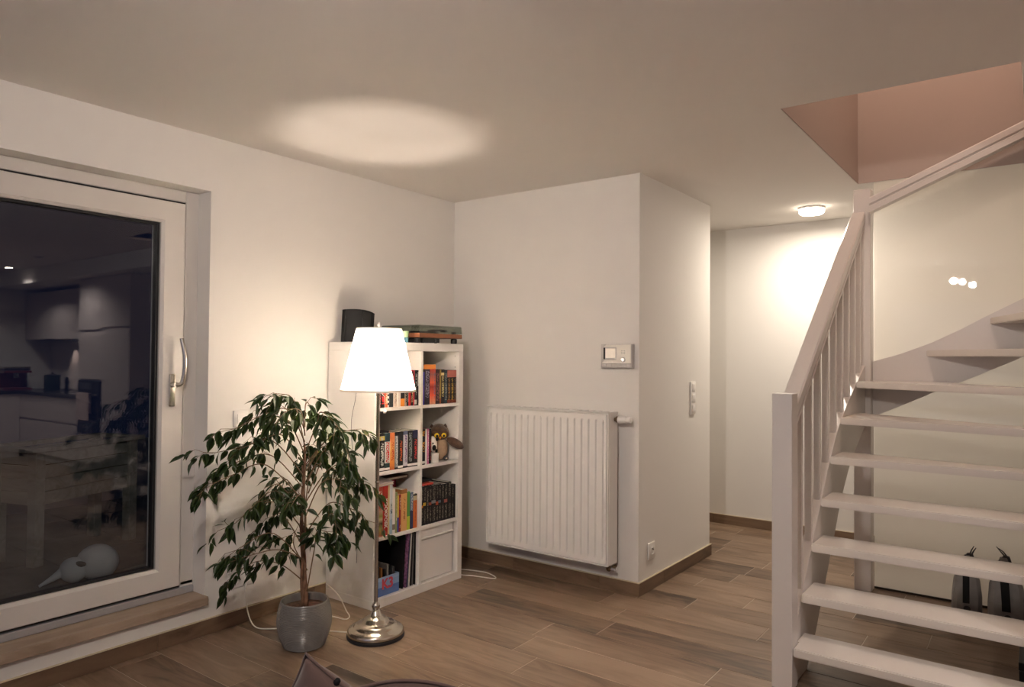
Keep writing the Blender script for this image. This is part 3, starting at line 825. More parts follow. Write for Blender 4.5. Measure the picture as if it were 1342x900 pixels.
for y0, y1, h, c, t, lab in rowTL:
    if 'chequered' in lab and c == WHT: m = sm([(0, WHT)] + [(k / 16.0, K if k % 2 else WHT) for k in range(1, 16)])
    elif 'orange foot' in lab: m = sm([(0, (0.7, 0.25, 0.03)), (0.22, K)])
    elif 'white foot' in lab: m = sm([(0, K), (0.03, WHT), (0.16, K)], t, ((0.3, 0.9),), 0.2)
    elif 'large white letters' in lab: m = sm(c, t, ((0.55, 0.95),), 0.28, 0.45)
    else: m = sm(c, t, ((0.1, 0.9),), 0.3)
    book(lab, y0, y1, z, h, 0.135, m, G)
G = 'novels in the upper right compartment'
FL = [(0, (0.62, 0.28, 0.16)), (0.25, (0.75, 0.10, 0.04)), (0.5, (0.35, 0.03, 0.02)), (0.62, (0.75, 0.12, 0.05)), (0.85, (0.30, 0.10, 0.08)), (1.0, (0.55, 0.05, 0.03))]
PT = [(0, (0.16, 0.03, 0.015)), (0.10, K), (0.78, (0.45, 0.13, 0.10)), (0.99, K)]
rowTR = [(-0.730, -0.704, .197, sm([(0, BLU), (0.12, (0.10, 0.06, 0.45)), (0.6, BLU)]), 'blue paperback at the divider in the upper right compartment'),
 (-0.704, -0.657, .212, sm((0.035, 0.025, 0.04), (0.25, 0.22, 0.30), ((0.2, 0.95),), 0.35), 'thick dark purple novel right of the blue paperback'),
 (-0.657, -0.632, .212, sm(FL, blur=True), 'flame red and orange book, left one of two under the orange flat book'),
 (-0.632, -0.606, .212, sm(FL, (0.12, 0.10, 0.16), ((0.15, 0.9),), 0.2, blur=True), 'flame red book with dark grey lettering right of its twin'),
 (-0.606, -0.569, .210, sm((0.045, 0.02, 0.02), (0.25, 0.10, 0.10), ((0.1, 0.9),), 0.35), 'dark maroon novel right of the flame red books'),
 (-0.569, -0.556, .210, sm([(0, (0.30, 0.08, 0.02)), (0.15, (0.28, 0.19, 0.04))]), 'slim gold brown spine between dark novels'),
 (-0.556, -0.528, .211, sm([(0, K), (0.82, (0.65, 0.55, 0.25)), (0.9, K)], (0.62, 0.55, 0.25), ((0.2, 0.8),), 0.34), 'black novel with large gold lettering'),
 (-0.528, -0.499, .208, sm([(0, (0.012, 0.03, 0.04))], (0.2, 0.22, 0.22), ((0.1, 0.9),), 0.3), 'dark teal black novel left of the pink topped trio'),
 (-0.499, -0.468, .206, sm(PT, (0.35, 0.16, 0.04), ((0.1, 0.75),), 0.3), 'first black paperback with pink top band, left of the trio'),
 (-0.468, -0.439, .206, sm(PT, (0.5, 0.3, 0.05), ((0.1, 0.75),), 0.3), 'middle black paperback of the trio with pink top bands'),
 (-0.439, -0.4135, .206, sm(PT, (0.25, 0.14, 0.10), ((0.1, 0.75),), 0.3), 'last black paperback with pink top band, nearest the bookcase side')]
for y0, y1, h, m, lab in rowTR:
    book(lab, y0, y1, z, h, 0.135, m, G)
ob = thing('book', 'orange book lying flat on top of the flame red novels', 'book', (0.33, -0.66, 1.3215), G)
bm = BM(); box(bm, -0.075, 0.062, -0.053, 0.050, 0, 0.003); box(bm, -0.075, 0.062, -0.053, 0.050, 0.025, 0.028); box(bm, 0.059, 0.062, -0.053, 0.050, 0.003, 0.025)
emit('cover', bm, plain('orange_cover', (0.75, 0.24, 0.04), 0.45), ob, local=True)
bm = BM(); box(bm, -0.072, 0.0588, -0.0528, 0.0495, 0.0032, 0.0248); emit('pages', bm, M['pages'], ob, local=True)

G = 'black paperbacks in the second left compartment'
z = 0.7505
row2L = [(-1.066, -1.022, sm([(0, K), (0.02, WHT), (0.09, K), (0.82, YEL), (0.93, K)], (0.6, 0.58, 0.55), ((0.15, 0.75), (0.82, 0.93)), 0.24), 'black paperback with white title and yellow author marks, first right of the lamp pole'),
 (-1.022, -0.981, sm([(0, K), (0.02, WHT), (0.08, (0.03, 0.06, 0.06)), (0.2, (0.62, 0.58, 0.55)), (0.77, (0.02, 0.05, 0.06))], (0.60, 0.03, 0.03), ((0.22, 0.76),), 0.3), 'black paperback with a white panel and red lettering'),
 (-0.981, -0.944, sm([(0, (0.45, 0.10, 0.03)), (0.2, (0.70, 0.25, 0.04)), (0.6, (0.72, 0.36, 0.10)), (0.85, (0.60, 0.16, 0.05)), (1, (0.60, 0.16, 0.05))], (0.5, 0.06, 0.02), ((0.25, 0.75),), 0.25, blur=True), 'orange paperback among the black ones in the second left compartment'),
 (-0.944, -0.917, sm([(0, K), (0.05, (0.20, 0.20, 0.21)), (0.9, K)], (0.55, 0.55, 0.56), ((0.08, 0.9),), 0.3), 'black paperback with silver grey lettering right of the orange one'),
 (-0.917, -0.876, sm([(0, K), (0.02, WHT), (0.08, K)], (0.60, 0.10, 0.02), ((0.2, 0.75),), 0.22), 'black paperback with orange red title in the second left compartment'),
 (-0.876, -0.840, sm([(0, K), (0.05, (0.50, 0.48, 0.55)), (0.9, (0.10, 0.12, 0.2))], (0.12, 0.06, 0.2), ((0.15, 0.9),), 0.2), 'silver lilac spined paperback between black ones'),
 (-0.840, -0.799, sm([(0, K), (0.03, WHT), (0.09, K)], (0.22, 0.24, 0.23), ((0.15, 0.95),), 0.3), 'black paperback with faint grey title, second from the divider'),
 (-0.799, -0.7565, sm([(0, K), (0.03, WHT), (0.09, K), (0.78, (0.015, 0.02, 0.06))], (0.55, 0.03, 0.03), ((0.2, 0.75),), 0.2), 'black paperback with navy top and red title beside the divider')]
for y0, y1, m, lab in row2L:
    book(lab, y0, y1, z, 0.212, 0.14, m, G)
fb = tag(emit('disc_case', box(BM(), -0.06, 0.06, -0.045, 0.045, 0, 0.010, 0.001, 1), M['black'], local=True), 'flat black case lying on the row of black paperbacks near the lamp pole', 'case'); fb.location = (0.315, -1.022, 0.9635)
G = 'books left of the owl'
for y0, y1, h, m, lab in [(-0.7345, -0.692, .212, sm([(0, K), (0.03, WHT), (0.10, K)], (0.65, 0.28, 0.03), ((0.35, 0.65), (0.8, 0.95)), 0.3), 'black paperback with orange title at the divider beside the owl'),
 (-0.692, -0.677, .212, sm(WHT), 'slim white book right of the orange titled black paperback'),
 (-0.677, -0.659, .212, sm((0.55, 0.14, 0.30), (0.7, 0.6, 0.62), ((0.05, 0.95),), 0.2), 'slim pink book beside the owl'),
 (-0.659, -0.640, .210, sm(K, (0.45, 0.04, 0.03), ((0.1, 0.7),), 0.3), 'slim black book with red marks beside the owl')]:
    book(lab, y0, y1, z, h, 0.14, m, G)

G = 'cookery books in the third left compartment'
z = 0.3885
row3L = [(-1.075, -1.034, .283, sm([(0, (0.42, 0.10, 0.05)), (0.16, (0.30, 0.30, 0.08)), (0.26, (0.05, 0.04, 0.02)), (0.34, (0.55, 0.45, 0.25)), (0.40, (0.25, 0.28, 0.06)), (0.5, (0.45, 0.30, 0.20)), (0.6, (0.50, 0.08, 0.05)), (1.0, (0.42, 0.06, 0.04))], CRM, ((0.7, 0.9),), 0.3, blur=True), 'red cookery book with food picture on its spine, partly behind the lamp pole'),
 (-1.034, -0.995, .280, sm((0.45, 0.028, 0.022)), 'red cookery book with large white lettering down its spine'),
 (-0.995, -0.982, .283, sm((0.62, 0.52, 0.28)), 'slim pale yellow book beside the red cookery book'),
 (-0.982, -0.959, .279, sm([(0, (0.35, 0.48, 0.56)), (0.3, (0.45, 0.55, 0.62)), (0.5, (0.55, 0.62, 0.66))], (0.05, 0.08, 0.12), ((0.42, 0.62),), 0.3), 'pale blue tall book in the third left compartment'),
 (-0.959, -0.938, .255, sm([(0, WHT), (0.08, (0.2, 0.17, 0.14)), (0.2, WHT)]), 'white book right of the pale blue one'),
 (-0.938, -0.920, .230, sm(OLV, (0.5, 0.5, 0.35), ((0.3, 0.9),), 0.2), 'sage green book right of the white one'),
 (-0.920, -0.910, .210, sm([(0, (0.03, 0.05, 0.30)), (0.40, YEL)]), 'thin book with yellow upper and blue lower spine'),
 (-0.910, -0.892, .213, sm((0.28, 0.02, 0.02), (0.6, 0.45, 0.35), ((0.6, 0.92), (0.1, 0.18)), 0.25), 'dark red narrow book left of the wide orange one'),
 (-0.892, -0.843, .238, sm([(0, (0.68, 0.36, 0.13)), (0.9, (0.30, 0.13, 0.04))], (0.38, 0.16, 0.05), ((0.25, 0.8),), 0.16), 'wide tan orange book in the third left compartment'),
 (-0.843, -0.818, .220, sm([(0, (0.45, 0.55, 0.05)), (0.35, (0.08, 0.28, 0.05))]), 'green book with lime foot right of the wide orange book'),
 (-0.818, -0.792, .212, sm([(0, NAV), (0.5, (0.12, 0.16, 0.28))], (0.5, 0.55, 0.6), ((0.5, 0.95),), 0.25), 'navy blue book left of the orange one by the divider'),
 (-0.792, -0.760, .198, sm([(0, (0.62, 0.14, 0.03)), (0.82, (0.55, 0.45, 0.3)), (0.95, K)], (0.45, 0.08, 0.02), ((0.2, 0.8),), 0.15), 'orange book with small picture near its top beside the divider')]
for y0, y1, h, m, lab in row3L:
    o = book(lab, y0, y1, z, h, 0.20 if h > 0.25 else 0.16, m, G, xf=0.395)
    if 'large white lettering' in lab:
        text_obj('spine_title', 'KOOKBOEK', 0.030, plain('white_print', (0.8, 0.76, 0.7), 0.5), o, (0.0006, 0.0195, 0.125), (PI/2, PI/2, PI/2))
pb = thing('booklet', 'white booklet lying tilted on top of the red cookery books', 'booklet', (0.30, -1.03, 0.680), rot=(0.03, 0.12, -0.05))
bm = BM(); box(bm, -0.10, 0.098, -0.045, 0.075, 0, 0.003); box(bm, -0.10, 0.098, -0.045, 0.075, 0.013, 0.016); emit('cover', bm, plain('white_cover', (0.66, 0.62, 0.62), 0.5), pb, local=True)
bm = BM(); box(bm, -0.098, 0.094, -0.043, 0.073, 0.0032, 0.0128); emit('pages', bm, M['pages'], pb, local=True)
db = thing('book', 'large dark brown book lying flat at the back across the cookery books', 'book', (0.19, -0.895, 0.674), G)
bm = BM(); box(bm, -0.10, 0.125, -0.075, 0.135, 0, 0.003); box(bm, -0.10, 0.125, -0.075, 0.135, 0.015, 0.018); box(bm, -0.10, 0.125, 0.132, 0.135, 0.003, 0.015); emit('cover', bm, plain('dark_brown_cover', (0.07, 0.022, 0.015), 0.5), db, local=True)
bm = BM(); box(bm, -0.098, 0.122, -0.073, 0.1318, 0.0032, 0.0148); emit('pages', bm, M['pages'], db, local=True)
book('tall magenta book standing at the back beside the divider, behind the orange book', -0.790, -0.7575, z, 0.270, 0.12, sm((0.42, 0.03, 0.08)), G, xf=0.215)

G = 'black encyclopedia volumes in the third right compartment'
ym = [-0.733, -0.706, -0.682, -0.657, -0.633, -0.595, -0.572, -0.548, -0.520, -0.489, -0.453, -0.430, -0.4135]
hs = [.228, .230, .231, .232, .226, .226, .226, .222, .222, .228, .212, .208]
emb = [('orange emblem', (0.60, 0.22, 0.03)), ('large yellow emblem', (0.55, 0.36, 0.04)), ('plain dark middle', K), ('red brown emblem', (0.30, 0.07, 0.04)),
       ('grey emblem', (0.22, 0.21, 0.22)), ('bright red emblem', (0.45, 0.07, 0.03)), ('blue grey emblem', (0.10, 0.13, 0.16)), ('faint grey title', K), ('small pink red emblem', (0.40, 0.10, 0.08)),
       ('white flecked title', K), ('brown lower title', K), ('plain unmarked spine', K)]
ordn = ['first', 'second', 'third', 'fourth', 'fifth', 'sixth', 'seventh', 'eighth', 'ninth', 'tenth', 'eleventh', 'twelfth']
for i in range(12):
    c = emb[i][1]
    dz = ((i * 7) % 5 - 2) * 0.022; st = [(0, (0.012, 0.010, 0.010)), (0.50 + dz, c), (0.57 + dz + 0.01 * (i % 3), (0.012, 0.010, 0.010))] if c != K else [(0, (0.012, 0.010, 0.010))]
    m = sm(st, None if i == 11 else (0.20, 0.17, 0.13), ((0.62, 0.97), (0.06, 0.42)) if i != 2 else ((0.1, 0.9),), 0.26, 0.54)
    book('black encyclopedia volume with %s, %s from the divider' % (emb[i][0], ordn[i]), ym[i], ym[i+1], z, hs[i], 0.17, m, G, xf=0.393)
rb = thing('book', 'red book lying flat on the black encyclopedia volumes by the divider', 'book', (0.30, -0.665, 0.6215), G)
bm = BM(); box(bm, -0.10, 0.085, -0.066, 0.052, 0, 0.003); box(bm, -0.10, 0.085, -0.066, 0.052, 0.009, 0.012); box(bm, 0.082, 0.085, -0.066, 0.052, 0.003, 0.009); emit('cover', bm, plain('red_cover', (0.55, 0.05, 0.03), 0.4), rb, local=True)
bm = BM(); box(bm, -0.098, 0.0818, -0.064, 0.050, 0.0032, 0.0088); emit('pages', bm, M['pages'], rb, local=True)
kb = thing('book', 'black book lying flat with its corner over the sixth encyclopedia volume', 'book', (0.285, -0.655, 0.634), G)
bm = BM(); box(bm, -0.09, 0.06, -0.055, 0.07, 0, 0.003); box(bm, -0.09, 0.06, -0.055, 0.07, 0.012, 0.015); box(bm, 0.057, 0.06, -0.055, 0.07, 0.003, 0.012); emit('cover', bm, M['black'], kb, local=True)
bm = BM(); box(bm, -0.088, 0.0568, -0.053, 0.068, 0.0032, 0.0118); emit('pages', bm, M['pages'], kb, local=True)

# lowest left compartment: records and the box of discs
G = 'records in the lowest left compartment'
z = 0.0505
def record(label, y0, y1, lean, h, m):
    o = tag(emit('record_sleeve', box(BM(), -0.31, 0, 0, y1 - y0, 0, h, 0.0008, 1), m, local=True), label, 'record', G)
    o.location = (0.385, y0, z + 0.001); o.rotation_euler = (lean, 0, 0); return o
record('wide black record sleeve standing behind the blue box', -0.868, -0.862, -0.06, 0.307, M['blackmatte'])
record('record sleeve with purple and pink edge leaning towards the divider', -0.843, -0.836, -0.085, 0.308, plain('purple_sleeve', (0.25, 0.10, 0.22), 0.5, var=0.8, vscale=60))
record('record sleeve with dark blue edge left of the white one', -0.831, -0.826, -0.075, 0.306, plain('blue_sleeve', (0.03, 0.04, 0.10), 0.5))
record('record sleeve with white edge in the lowest left compartment', -0.815, -0.809, -0.06, 0.310, plain('white_sleeve', (0.62, 0.60, 0.56), 0.6))
record('black record sleeve right of the white edged one', -0.799, -0.793, -0.05, 0.308, M['black'])
record('grey edged record sleeve, second from the divider', -0.786, -0.781, -0.03, 0.309, plain('grey_sleeve', (0.16, 0.15, 0.14), 0.6))
record('black record sleeve nearest the divider', -0.768, -0.761, -0.008, 0.307, M['blackmatte'])
kx = thing('cardboard_box', 'open pale blue box with red letters in the lowest left compartment, full of disc cases', 'box', (0.30, -0.985, z))
bm = BM(); W_, D_, HB = 0.090, 0.085, 0.105
box(bm, -D_, D_, -W_, W_, 0, 0.003); box(bm, D_ - 0.003, D_, -W_, W_, 0.003, HB); box(bm, -D_, -D_ + 0.003, -W_, W_, 0.003, HB + 0.03); box(bm, -D_ + 0.003, D_ - 0.003, -W_, -W_ + 0.003, 0.003, HB); box(bm, -D_ + 0.003, D_ - 0.003, W_ - 0.003, W_, 0.003, HB)
emit('carton', bm, spine_mat('blue_carton', [(0, (0.10, 0.18, 0.42)), (0.36, (0.25, 0.38, 0.60)), (0.62, (0.32, 0.45, 0.66))], None), kx, local=True)
text_obj('box_letters', 'K3', 0.078, plain('red_print', (0.60, 0.06, 0.09), 0.5), kx, (D_ + 0.0006, 0.0, 0.062), (PI/2, 0, PI/2))
for i in range(7):
    yy = -0.988 - 0.078 + i * 0.024
    o = tag(emit('disc_case', box(BM(), -0.065, 0.065, 0, 0.012, 0, 0.135 + 0.012 * ((i * 5) % 3), 0.001, 1), [M['black'], M['darkgrey'], plain('orange_case', (0.5, 0.2, 0.04), 0.4), M['black'], plain('grey_case', (0.2, 0.19, 0.18), 0.3), M['blackmatte'], M['darkgrey']][i], local=True),
            ['black disc case at the lamp pole end of the blue box', 'dark grey disc case, second in the blue box', 'orange disc case in the blue box', 'black disc case right of the orange one in the blue box', 'light grey disc case in the blue box', 'matte black disc case near the records in the blue box', 'dark grey disc case nearest the records in the blue box'][i], 'disc case', 'disc cases in the blue box')
    o.location = (0.30, yy, z + 0.0035)

# ------------------------------------------------------------------ owl, spotted toy and card box
ow = thing('plush_owl', 'brown plush owl with yellow eyes and beige belly sitting in the bookcase', 'soft toy', (0.330, -0.497, 0.7505), rot=(0, 0, -0.62))
bm = BM(); ball(bm, (0, 0, 0.080), 0.060, 3, (0.72, 0.86, 1.32)); emit('body', bm, M['owl_back'], ow, 'all', local=True)
bm = BM(); ball(bm, (0.016, -0.002, 0.076), 0.052, 3, (0.72, 0.86, 1.38)); emit('belly', bm, M['owl_belly'], ow, 'all', local=True)
bm = BM(); ball(bm, (0.006, -0.010, 0.168), 0.057, 3, (0.86, 1.08, 0.98)); emit('head', bm, M['owl_brown'], ow, 'all', local=True)
bm = BM(); ball(bm, (-0.010, -0.004, 0.168), 0.060, 3, (0.70, 1.06, 0.98)); emit('hood', bm, M['owl_back'], ow, 'all', local=True)
for s in (-1, 1):
    bm = BM(); ball(bm, (0.036, -0.010 + s*0.024, 0.163), 0.030, 2, (0.7, 1, 0.95)); emit('eye_patch', bm, plain('brown_patch', (0.11, 0.055, 0.03), 0.95, bump=0.8, bscale=350), ow, 'all', local=True)
    bm = BM(); ball(bm, (0.056, -0.010 + s*0.0225, 0.160), 0.0155, 3, (0.45, 1, 0.95)); e_ = emit('eye', bm, M['yellow'], ow, 'all', local=True)
    bm = BM(); ball(bm, (0.062, -0.010 + s*0.0215, 0.157), 0.0080, 2, (0.5, 1, 1)); emit('pupil', bm, M['black'], e_, 'all', local=True)
    bm = BM(); lathe(bm, [(0.015, 0), (0.010, 0.014), (0.0, 0.026)], (0.0, -0.010 + s*0.043, 0.203), 10); emit('ear_tuft', bm, M['owl_brown'], ow, 'all', local=True)
    bm = BM(); ball(bm, (0.030, s*0.031, 0.016), 0.021, 2, (1.25, 0.9, 0.75)); emit('foot', bm, M['owl_grey'], ow, 'all', local=True)
bm = BM(); lathe(bm, [(0.008, 0), (0.007, -0.006), (0.0, -0.020)], (0.058, -0.012, 0.152), 10); emit('beak', bm, M['orange'], ow, 'all', local=True)
bm = BM(); ball(bm, (0.046, 0.088, 0.108), 0.056, 3, (0.30, 1.12, 0.50), Euler((-0.52, 0, 0.0))); emit('wing', bm, M['owl_brown'], ow, 'all', local=True)
bm = BM(); ball(bm, (0.022, -0.052, 0.085), 0.050, 3, (0.35, 0.42, 1.0), Euler((-0.3, 0, 0))); emit('wing', bm, M['owl_brown'], ow, 'all', local=True)
sp = thing('spotted_toy', 'small white soft toy with black patches between the slim black book and the owl', 'soft toy', (0.368, -0.600, 0.8090), rot=(0, 0, 0.1))
bm = BM(); ball(bm, (0, 0, 0.052), 0.036, 3, (0.62, 0.78, 1.44), Euler((0.22, 0, 0))); emit('body', bm, M['whiteplush'], sp, 'all', local=True)
for (a, b_, c_, r) in ((0.019, 0.014, 0.083, 0.013), (0.019, -0.014, 0.033, 0.018), (0.017, 0.012, 0.012, 0.012), (0.014, -0.018, 0.060, 0.008)):
    bm = BM(); ball(bm, (a, b_, c_), r, 2, (0.45, 1, 1)); emit('patch', bm, M['blackmatte'], sp, 'all', local=True)
cb = thing('card_box', 'small white card box under the spotted toy beside the owl', 'box', (0.36, -0.594, 0.7505))
bm = BM(); box(bm, -0.035, 0.030, -0.030, 0.022, 0, 0.050, 0.001, 1); emit('carton', bm, M['shelfwhite'], cb, local=True)
bm = BM(); box(bm, -0.036, 0.031, -0.031, 0.023, 0.046, 0.0565, 0.001, 1); emit('lid', bm, M['shelfwhite'], cb, local=True)

# ------------------------------------------------------------------ things on top of the bookcase
TZ = BZ + 0.0005
tt = thing('record_player', 'record player with red brown wooden plinth under a smoked clear lid on the bookcase', 'record player', (0.225, -0.575, TZ))
P0, P1, Q0, Q1 = -0.150, 0.178, -0.192, 0.198
for a in (P0 + 0.03, P1 - 0.035):
    for b_ in (Q0 + 0.020, Q1 - 0.04):
        bm = BM(); lathe(bm, [(0, 0), (0.017, 0), (0.020, 0.004), (0.020, 0.028), (0.016, 0.0325), (0, 0.0325)], (a, b_, 0), 18); emit('foot', bm, M['black'], tt, True, local=True)
bm = BM(); box(bm, P0, P1, Q0, Q1, 0.033, 0.060, 0.002, 1); emit('plinth', bm, M['wood'], tt, local=True)
bm = BM(); lathe(bm, [(0, 0.060), (0.135, 0.060), (0.138, 0.063), (0.138, 0.071), (0.134, 0.074), (0, 0.074)], (0.0, -0.03, 0.0005), 40); emit('platter', bm, M['black'], tt, True, local=True)
bm = BM(); tube(bm, [(-0.08, 0.160, 0.066), (-0.08, 0.160, 0.088), (-0.03, 0.158, 0.090), (0.09, 0.115, 0.086)], 0.006, None, 8); box(bm, 0.08, 0.115, 0.100, 0.122, 0.074, 0.088); emit('tonearm', bm, M['darkgrey'], tt, local=True)
bm = BM(); box(bm, 0.13, 0.15, 0.15, 0.165, 0.0605, 0.075); emit('switch_knob', bm, M['black'], tt, local=True)
bm = BM()
def ring4(x0, x1, y0, y1, z_): return [bm.verts.new(p) for p in ((x0, y0, z_), (x1, y0, z_), (x1, y1, z_), (x0, y1, z_))]
R1 = ring4(P0, P1, Q0, Q1, 0.0615); R2 = ring4(P0, P1 - 0.003, Q0 + 0.003, Q1 - 0.003, 0.104); R3 = ring4(P0 + 0.008, P1 - 0.011, Q0 + 0.011, Q1 - 0.011, 0.110)
R1i = ring4(P0 + 0.003, P1 - 0.003, Q0 + 0.003, Q1 - 0.003, 0.0615); R2i = ring4(P0 + 0.003, P1 - 0.006, Q0 + 0.006, Q1 - 0.006, 0.107)
for A, B in ((R1, R2), (R2, R3), (R2i, R1i), (R1i, R1)):
    for k in range(4): bm.faces.new((A[k], A[(k+1) % 4], B[(k+1) % 4], B[k]))
bm.faces.new(R3); bm.faces.new(R2i[::-1])
bmesh.ops.recalc_face_normals(bm, faces=bm.faces)
emit('dust_lid', bm, M['smoked'], tt, local=True)
am = thing('amplifier', 'low black amplifier box tucked under the front of the record player', 'amplifier', (0.29, -0.675, TZ))
bm = BM(); box(bm, -0.10, 0.108, -0.054, 0.092, 0.003, 0.0305, 0.002, 1); emit('housing', bm, M['black'], am, local=True)
bm = BM(); lathe(bm, [(0, 0.108), (0.009, 0.108), (0.009, 0.114), (0, 0.114)], (0, 0.05, 0.0165), 16, 'x'); emit('knob', bm, M['darkgrey'], am, True, local=True)
for a in (-0.08, 0.09):
    for b_ in (-0.04, 0.075):
        bm = BM(); lathe(bm, [(0, 0), (0.009, 0), (0.009, 0.0032), (0, 0.0032)], (a, b_, 0), 12); emit('foot', bm, M['black'], am, local=True)
cu = thing('glass_jar', 'small pale green and blue glass jar behind the lamp shade on the bookcase', 'jar', (0.375, -0.862, TZ))
bm = BM(); lathe(bm, [(0, 0), (0.020, 0), (0.022, 0.004), (0.023, 0.028), (0.020, 0.030), (0, 0.030)], (0, 0, 0), 20); emit('lower_glass', bm, M['cupblue'], cu, True, local=True)
bm = BM(); lathe(bm, [(0.0, 0.030), (0.0225, 0.030), (0.025, 0.062), (0.026, 0.066), (0.023, 0.066), (0.021, 0.034), (0.0, 0.034)], (0, 0, 0), 20); emit('upper_glass', bm, M['cup'], cu, True, local=True)
sk = thing('loudspeaker', 'black curved upright speaker standing at the wall end of the bookcase top', 'speaker', (0.170, -1.030, TZ), rot=(0, 0, -0.30))
arc = []
for i in range(13):
    t = -1 + i / 6.0
    arc.append((0.118 * t, 0.050 * (1 - t * t) - 0.01))
def curved(bm, y0, y1, z0, z1, xo, th, lean=0.02, drop=0.0):
    n = 8; top = []; bot = []
    F = []
    for i in range(n + 1):
        y = y0 + (y1 - y0) * i / n; t = y / 0.118
        xf = 0.045 * (1 - t * t) + xo; zt = z1 - drop * (t + 1) * 0.5 - 0.008 * t * t
        F.append((bm.verts.new((xf + lean, y, zt)), bm.verts.new((xf, y, z0)), bm.verts.new((xf - th + lean, y, zt)), bm.verts.new((xf - th, y, z0))))
    fs = []
    for A, B in zip(F, F[1:]):
        fs += [bm.faces.new((A[0], A[1], B[1], B[0])), bm.faces.new((A[2], B[2], B[3], A[3])), bm.faces.new((A[0], B[0], B[2], A[2])), bm.faces.new((A[1], A[3], B[3], B[1]))]
    fs += [bm.faces.new((F[0][0], F[0][2], F[0][3], F[0][1])), bm.faces.new((F[-1][0], F[-1][1], F[-1][3], F[-1][2]))]
    bmesh.ops.recalc_face_normals(bm, faces=fs)
sk.scale = (0.9, 0.76, 1.0)
bm = BM(); curved(bm, -0.118, 0.118, 0.0, 0.195, 0.0, 0.055, 0.022, 0.018); emit('cabinet', bm, M['blackmatte'], sk, True, local=True)
bm = BM(); curved(bm, -0.112, -0.005, 0.012, 0.150, 0.004, 0.004, 0.017, 0.01); emit('grille', bm, M['blackmatte'], sk, True, local=True)
bm = BM(); curved(bm, -0.004, 0.070, 0.012, 0.180, 0.006, 0.006, 0.021, 0.012); emit('centre_panel', bm, M['black'], sk, True, local=True, label='glossier black centre panel')
bm = BM(); curved(bm, 0.072, 0.113, 0.012, 0.115, 0.004, 0.004, 0.013, 0.01); emit('grille', bm, M['blackmatte'], sk, True, local=True)
ac = emit('speaker_wire', tube(BM(), catmull([(0.20, -1.085, TZ + 0.004), (0.262, -1.118, TZ + 0.003), (0.270, -1.1265, TZ - 0.01), (0.272, -1.1255, 1.32), (0.262, -1.127, 1.17), (0.225, -1.1255, 1.02), (0.245, -1.127, 0.80), (0.255, -1.1255, 0.55), (0.270, -1.127, 0.40), (0.285, -1.1255, 0.33), (0.283, -1.126, 0.24)], 6), 0.0013, None, 6), M['darkgrey'])
tag(ac, 'thin dark wire hanging down the outer side of the bookcase', 'wire')

# ------------------------------------------------------------------ floor lamp
LXC, LYC = 0.685, -1.350
fl = thing('floor_lamp', 'standing lamp with glowing white cone shade and steel pole before the bookcase', 'lamp', (LXC, LYC, 0))
bm = BM(); lathe(bm, [(0, 0), (0.140, 0), (0.143, 0.004), (0.143, 0.012), (0.138, 0.016), (0, 0.016)], (0, 0, 0), 56); emit('base_rim', bm, M['gasket'], fl, True, local=True, label='black rubber rim under the base')
bm = BM(); lathe(bm, [(0, 0.016), (0.137, 0.016), (0.140, 0.022), (0.139, 0.034), (0.131, 0.044), (0.112, 0.050), (0.108, 0.054), (0.103, 0.062), (0.088, 0.069), (0.070, 0.073), (0.064, 0.077), (0.058, 0.088), (0.046, 0.096), (0.034, 0.101), (0.028, 0.110), (0.022, 0.124), (0.017, 0.134), (0.0, 0.136)], (0, 0, 0), 56); emit('base', bm, M['nickel'], fl, 'all', local=True)
bm = BM(); lathe(bm, [(0, 0.134), (0.014, 0.134), (0.019, 0.140), (0.021, 0.150), (0.018, 0.160), (0.012, 0.166), (0.010, 0.172), (0, 0.172)], (0, 0, 0), 24); emit('pole_collar', bm, M['nickel'], fl, 'all', local=True)
bm = BM(); lathe(bm, [(0, 0.17), (0.0095, 0.17), (0.0095, 1.195), (0.0115, 1.198), (0.0115, 1.228), (0, 1.228)], (0, 0, 0), 20); lathe(bm, [(0.0096, 0.760), (0.0112, 0.763), (0.0112, 0.768), (0.0096, 0.771)], (0, 0, 0), 20); emit('pole', bm, M['steel'], fl, True, local=True)
bm = BM(); lathe(bm, [(0, 1.2315), (0.016, 1.2315), (0.018, 1.234), (0.018, 1.240), (0, 1.240)], (0, 0, 0), 20); emit('bulb_holder', bm, M['plastic'], fl, True, local=True)
SB, ST, RB, RT = 1.222, 1.538, 0.187, 0.112
bm = BM(); lathe(bm, [(RB, SB), (RT, ST), (RT - 0.0012, ST), (RB - 0.0012, SB)], (0, 0, 0), 64, closed=True)
bm.normal_update()
for f_ in bm.faces:
    c_ = f_.calc_center_median(); f_.material_index = 0 if f_.normal.x * c_.x + f_.normal.y * c_.y > 0 else 1
emit('lamp_shade', bm, [M['shade'], M['film']], fl, True, local=True)
bm = BM(); lathe(bm, [(RB + 0.001, SB - 0.002), (RB + 0.0005, SB + 0.010), (RB - 0.003, SB + 0.010), (RB - 0.002, SB - 0.002)], (0, 0, 0), 64, closed=True)
emit('shade_hem', bm, plain('shade_hem_fabric', (0.80, 0.74, 0.64), 0.8), fl, True, local=True)
bm = BM(); lathe(bm, [(RT + 0.001, ST - 0.005), (RT + 0.001, ST + 0.001), (RT - 0.003, ST + 0.001), (RT - 0.003, ST - 0.005)], (0, 0, 0), 64, closed=True)
emit('shade_hem', bm, bpy.data.materials['shade_hem_fabric'], fl, True, local=True)
bm = BM()
for k in range(3):
    a = 2*PI*k/3 + 0.6; tube(bm, [(0.006*math.cos(a), 0.006*math.sin(a), 1.528), ((RT - 0.002)*math.cos(a), (RT - 0.002)*math.sin(a), 1.530)], 0.0016, None, 6)
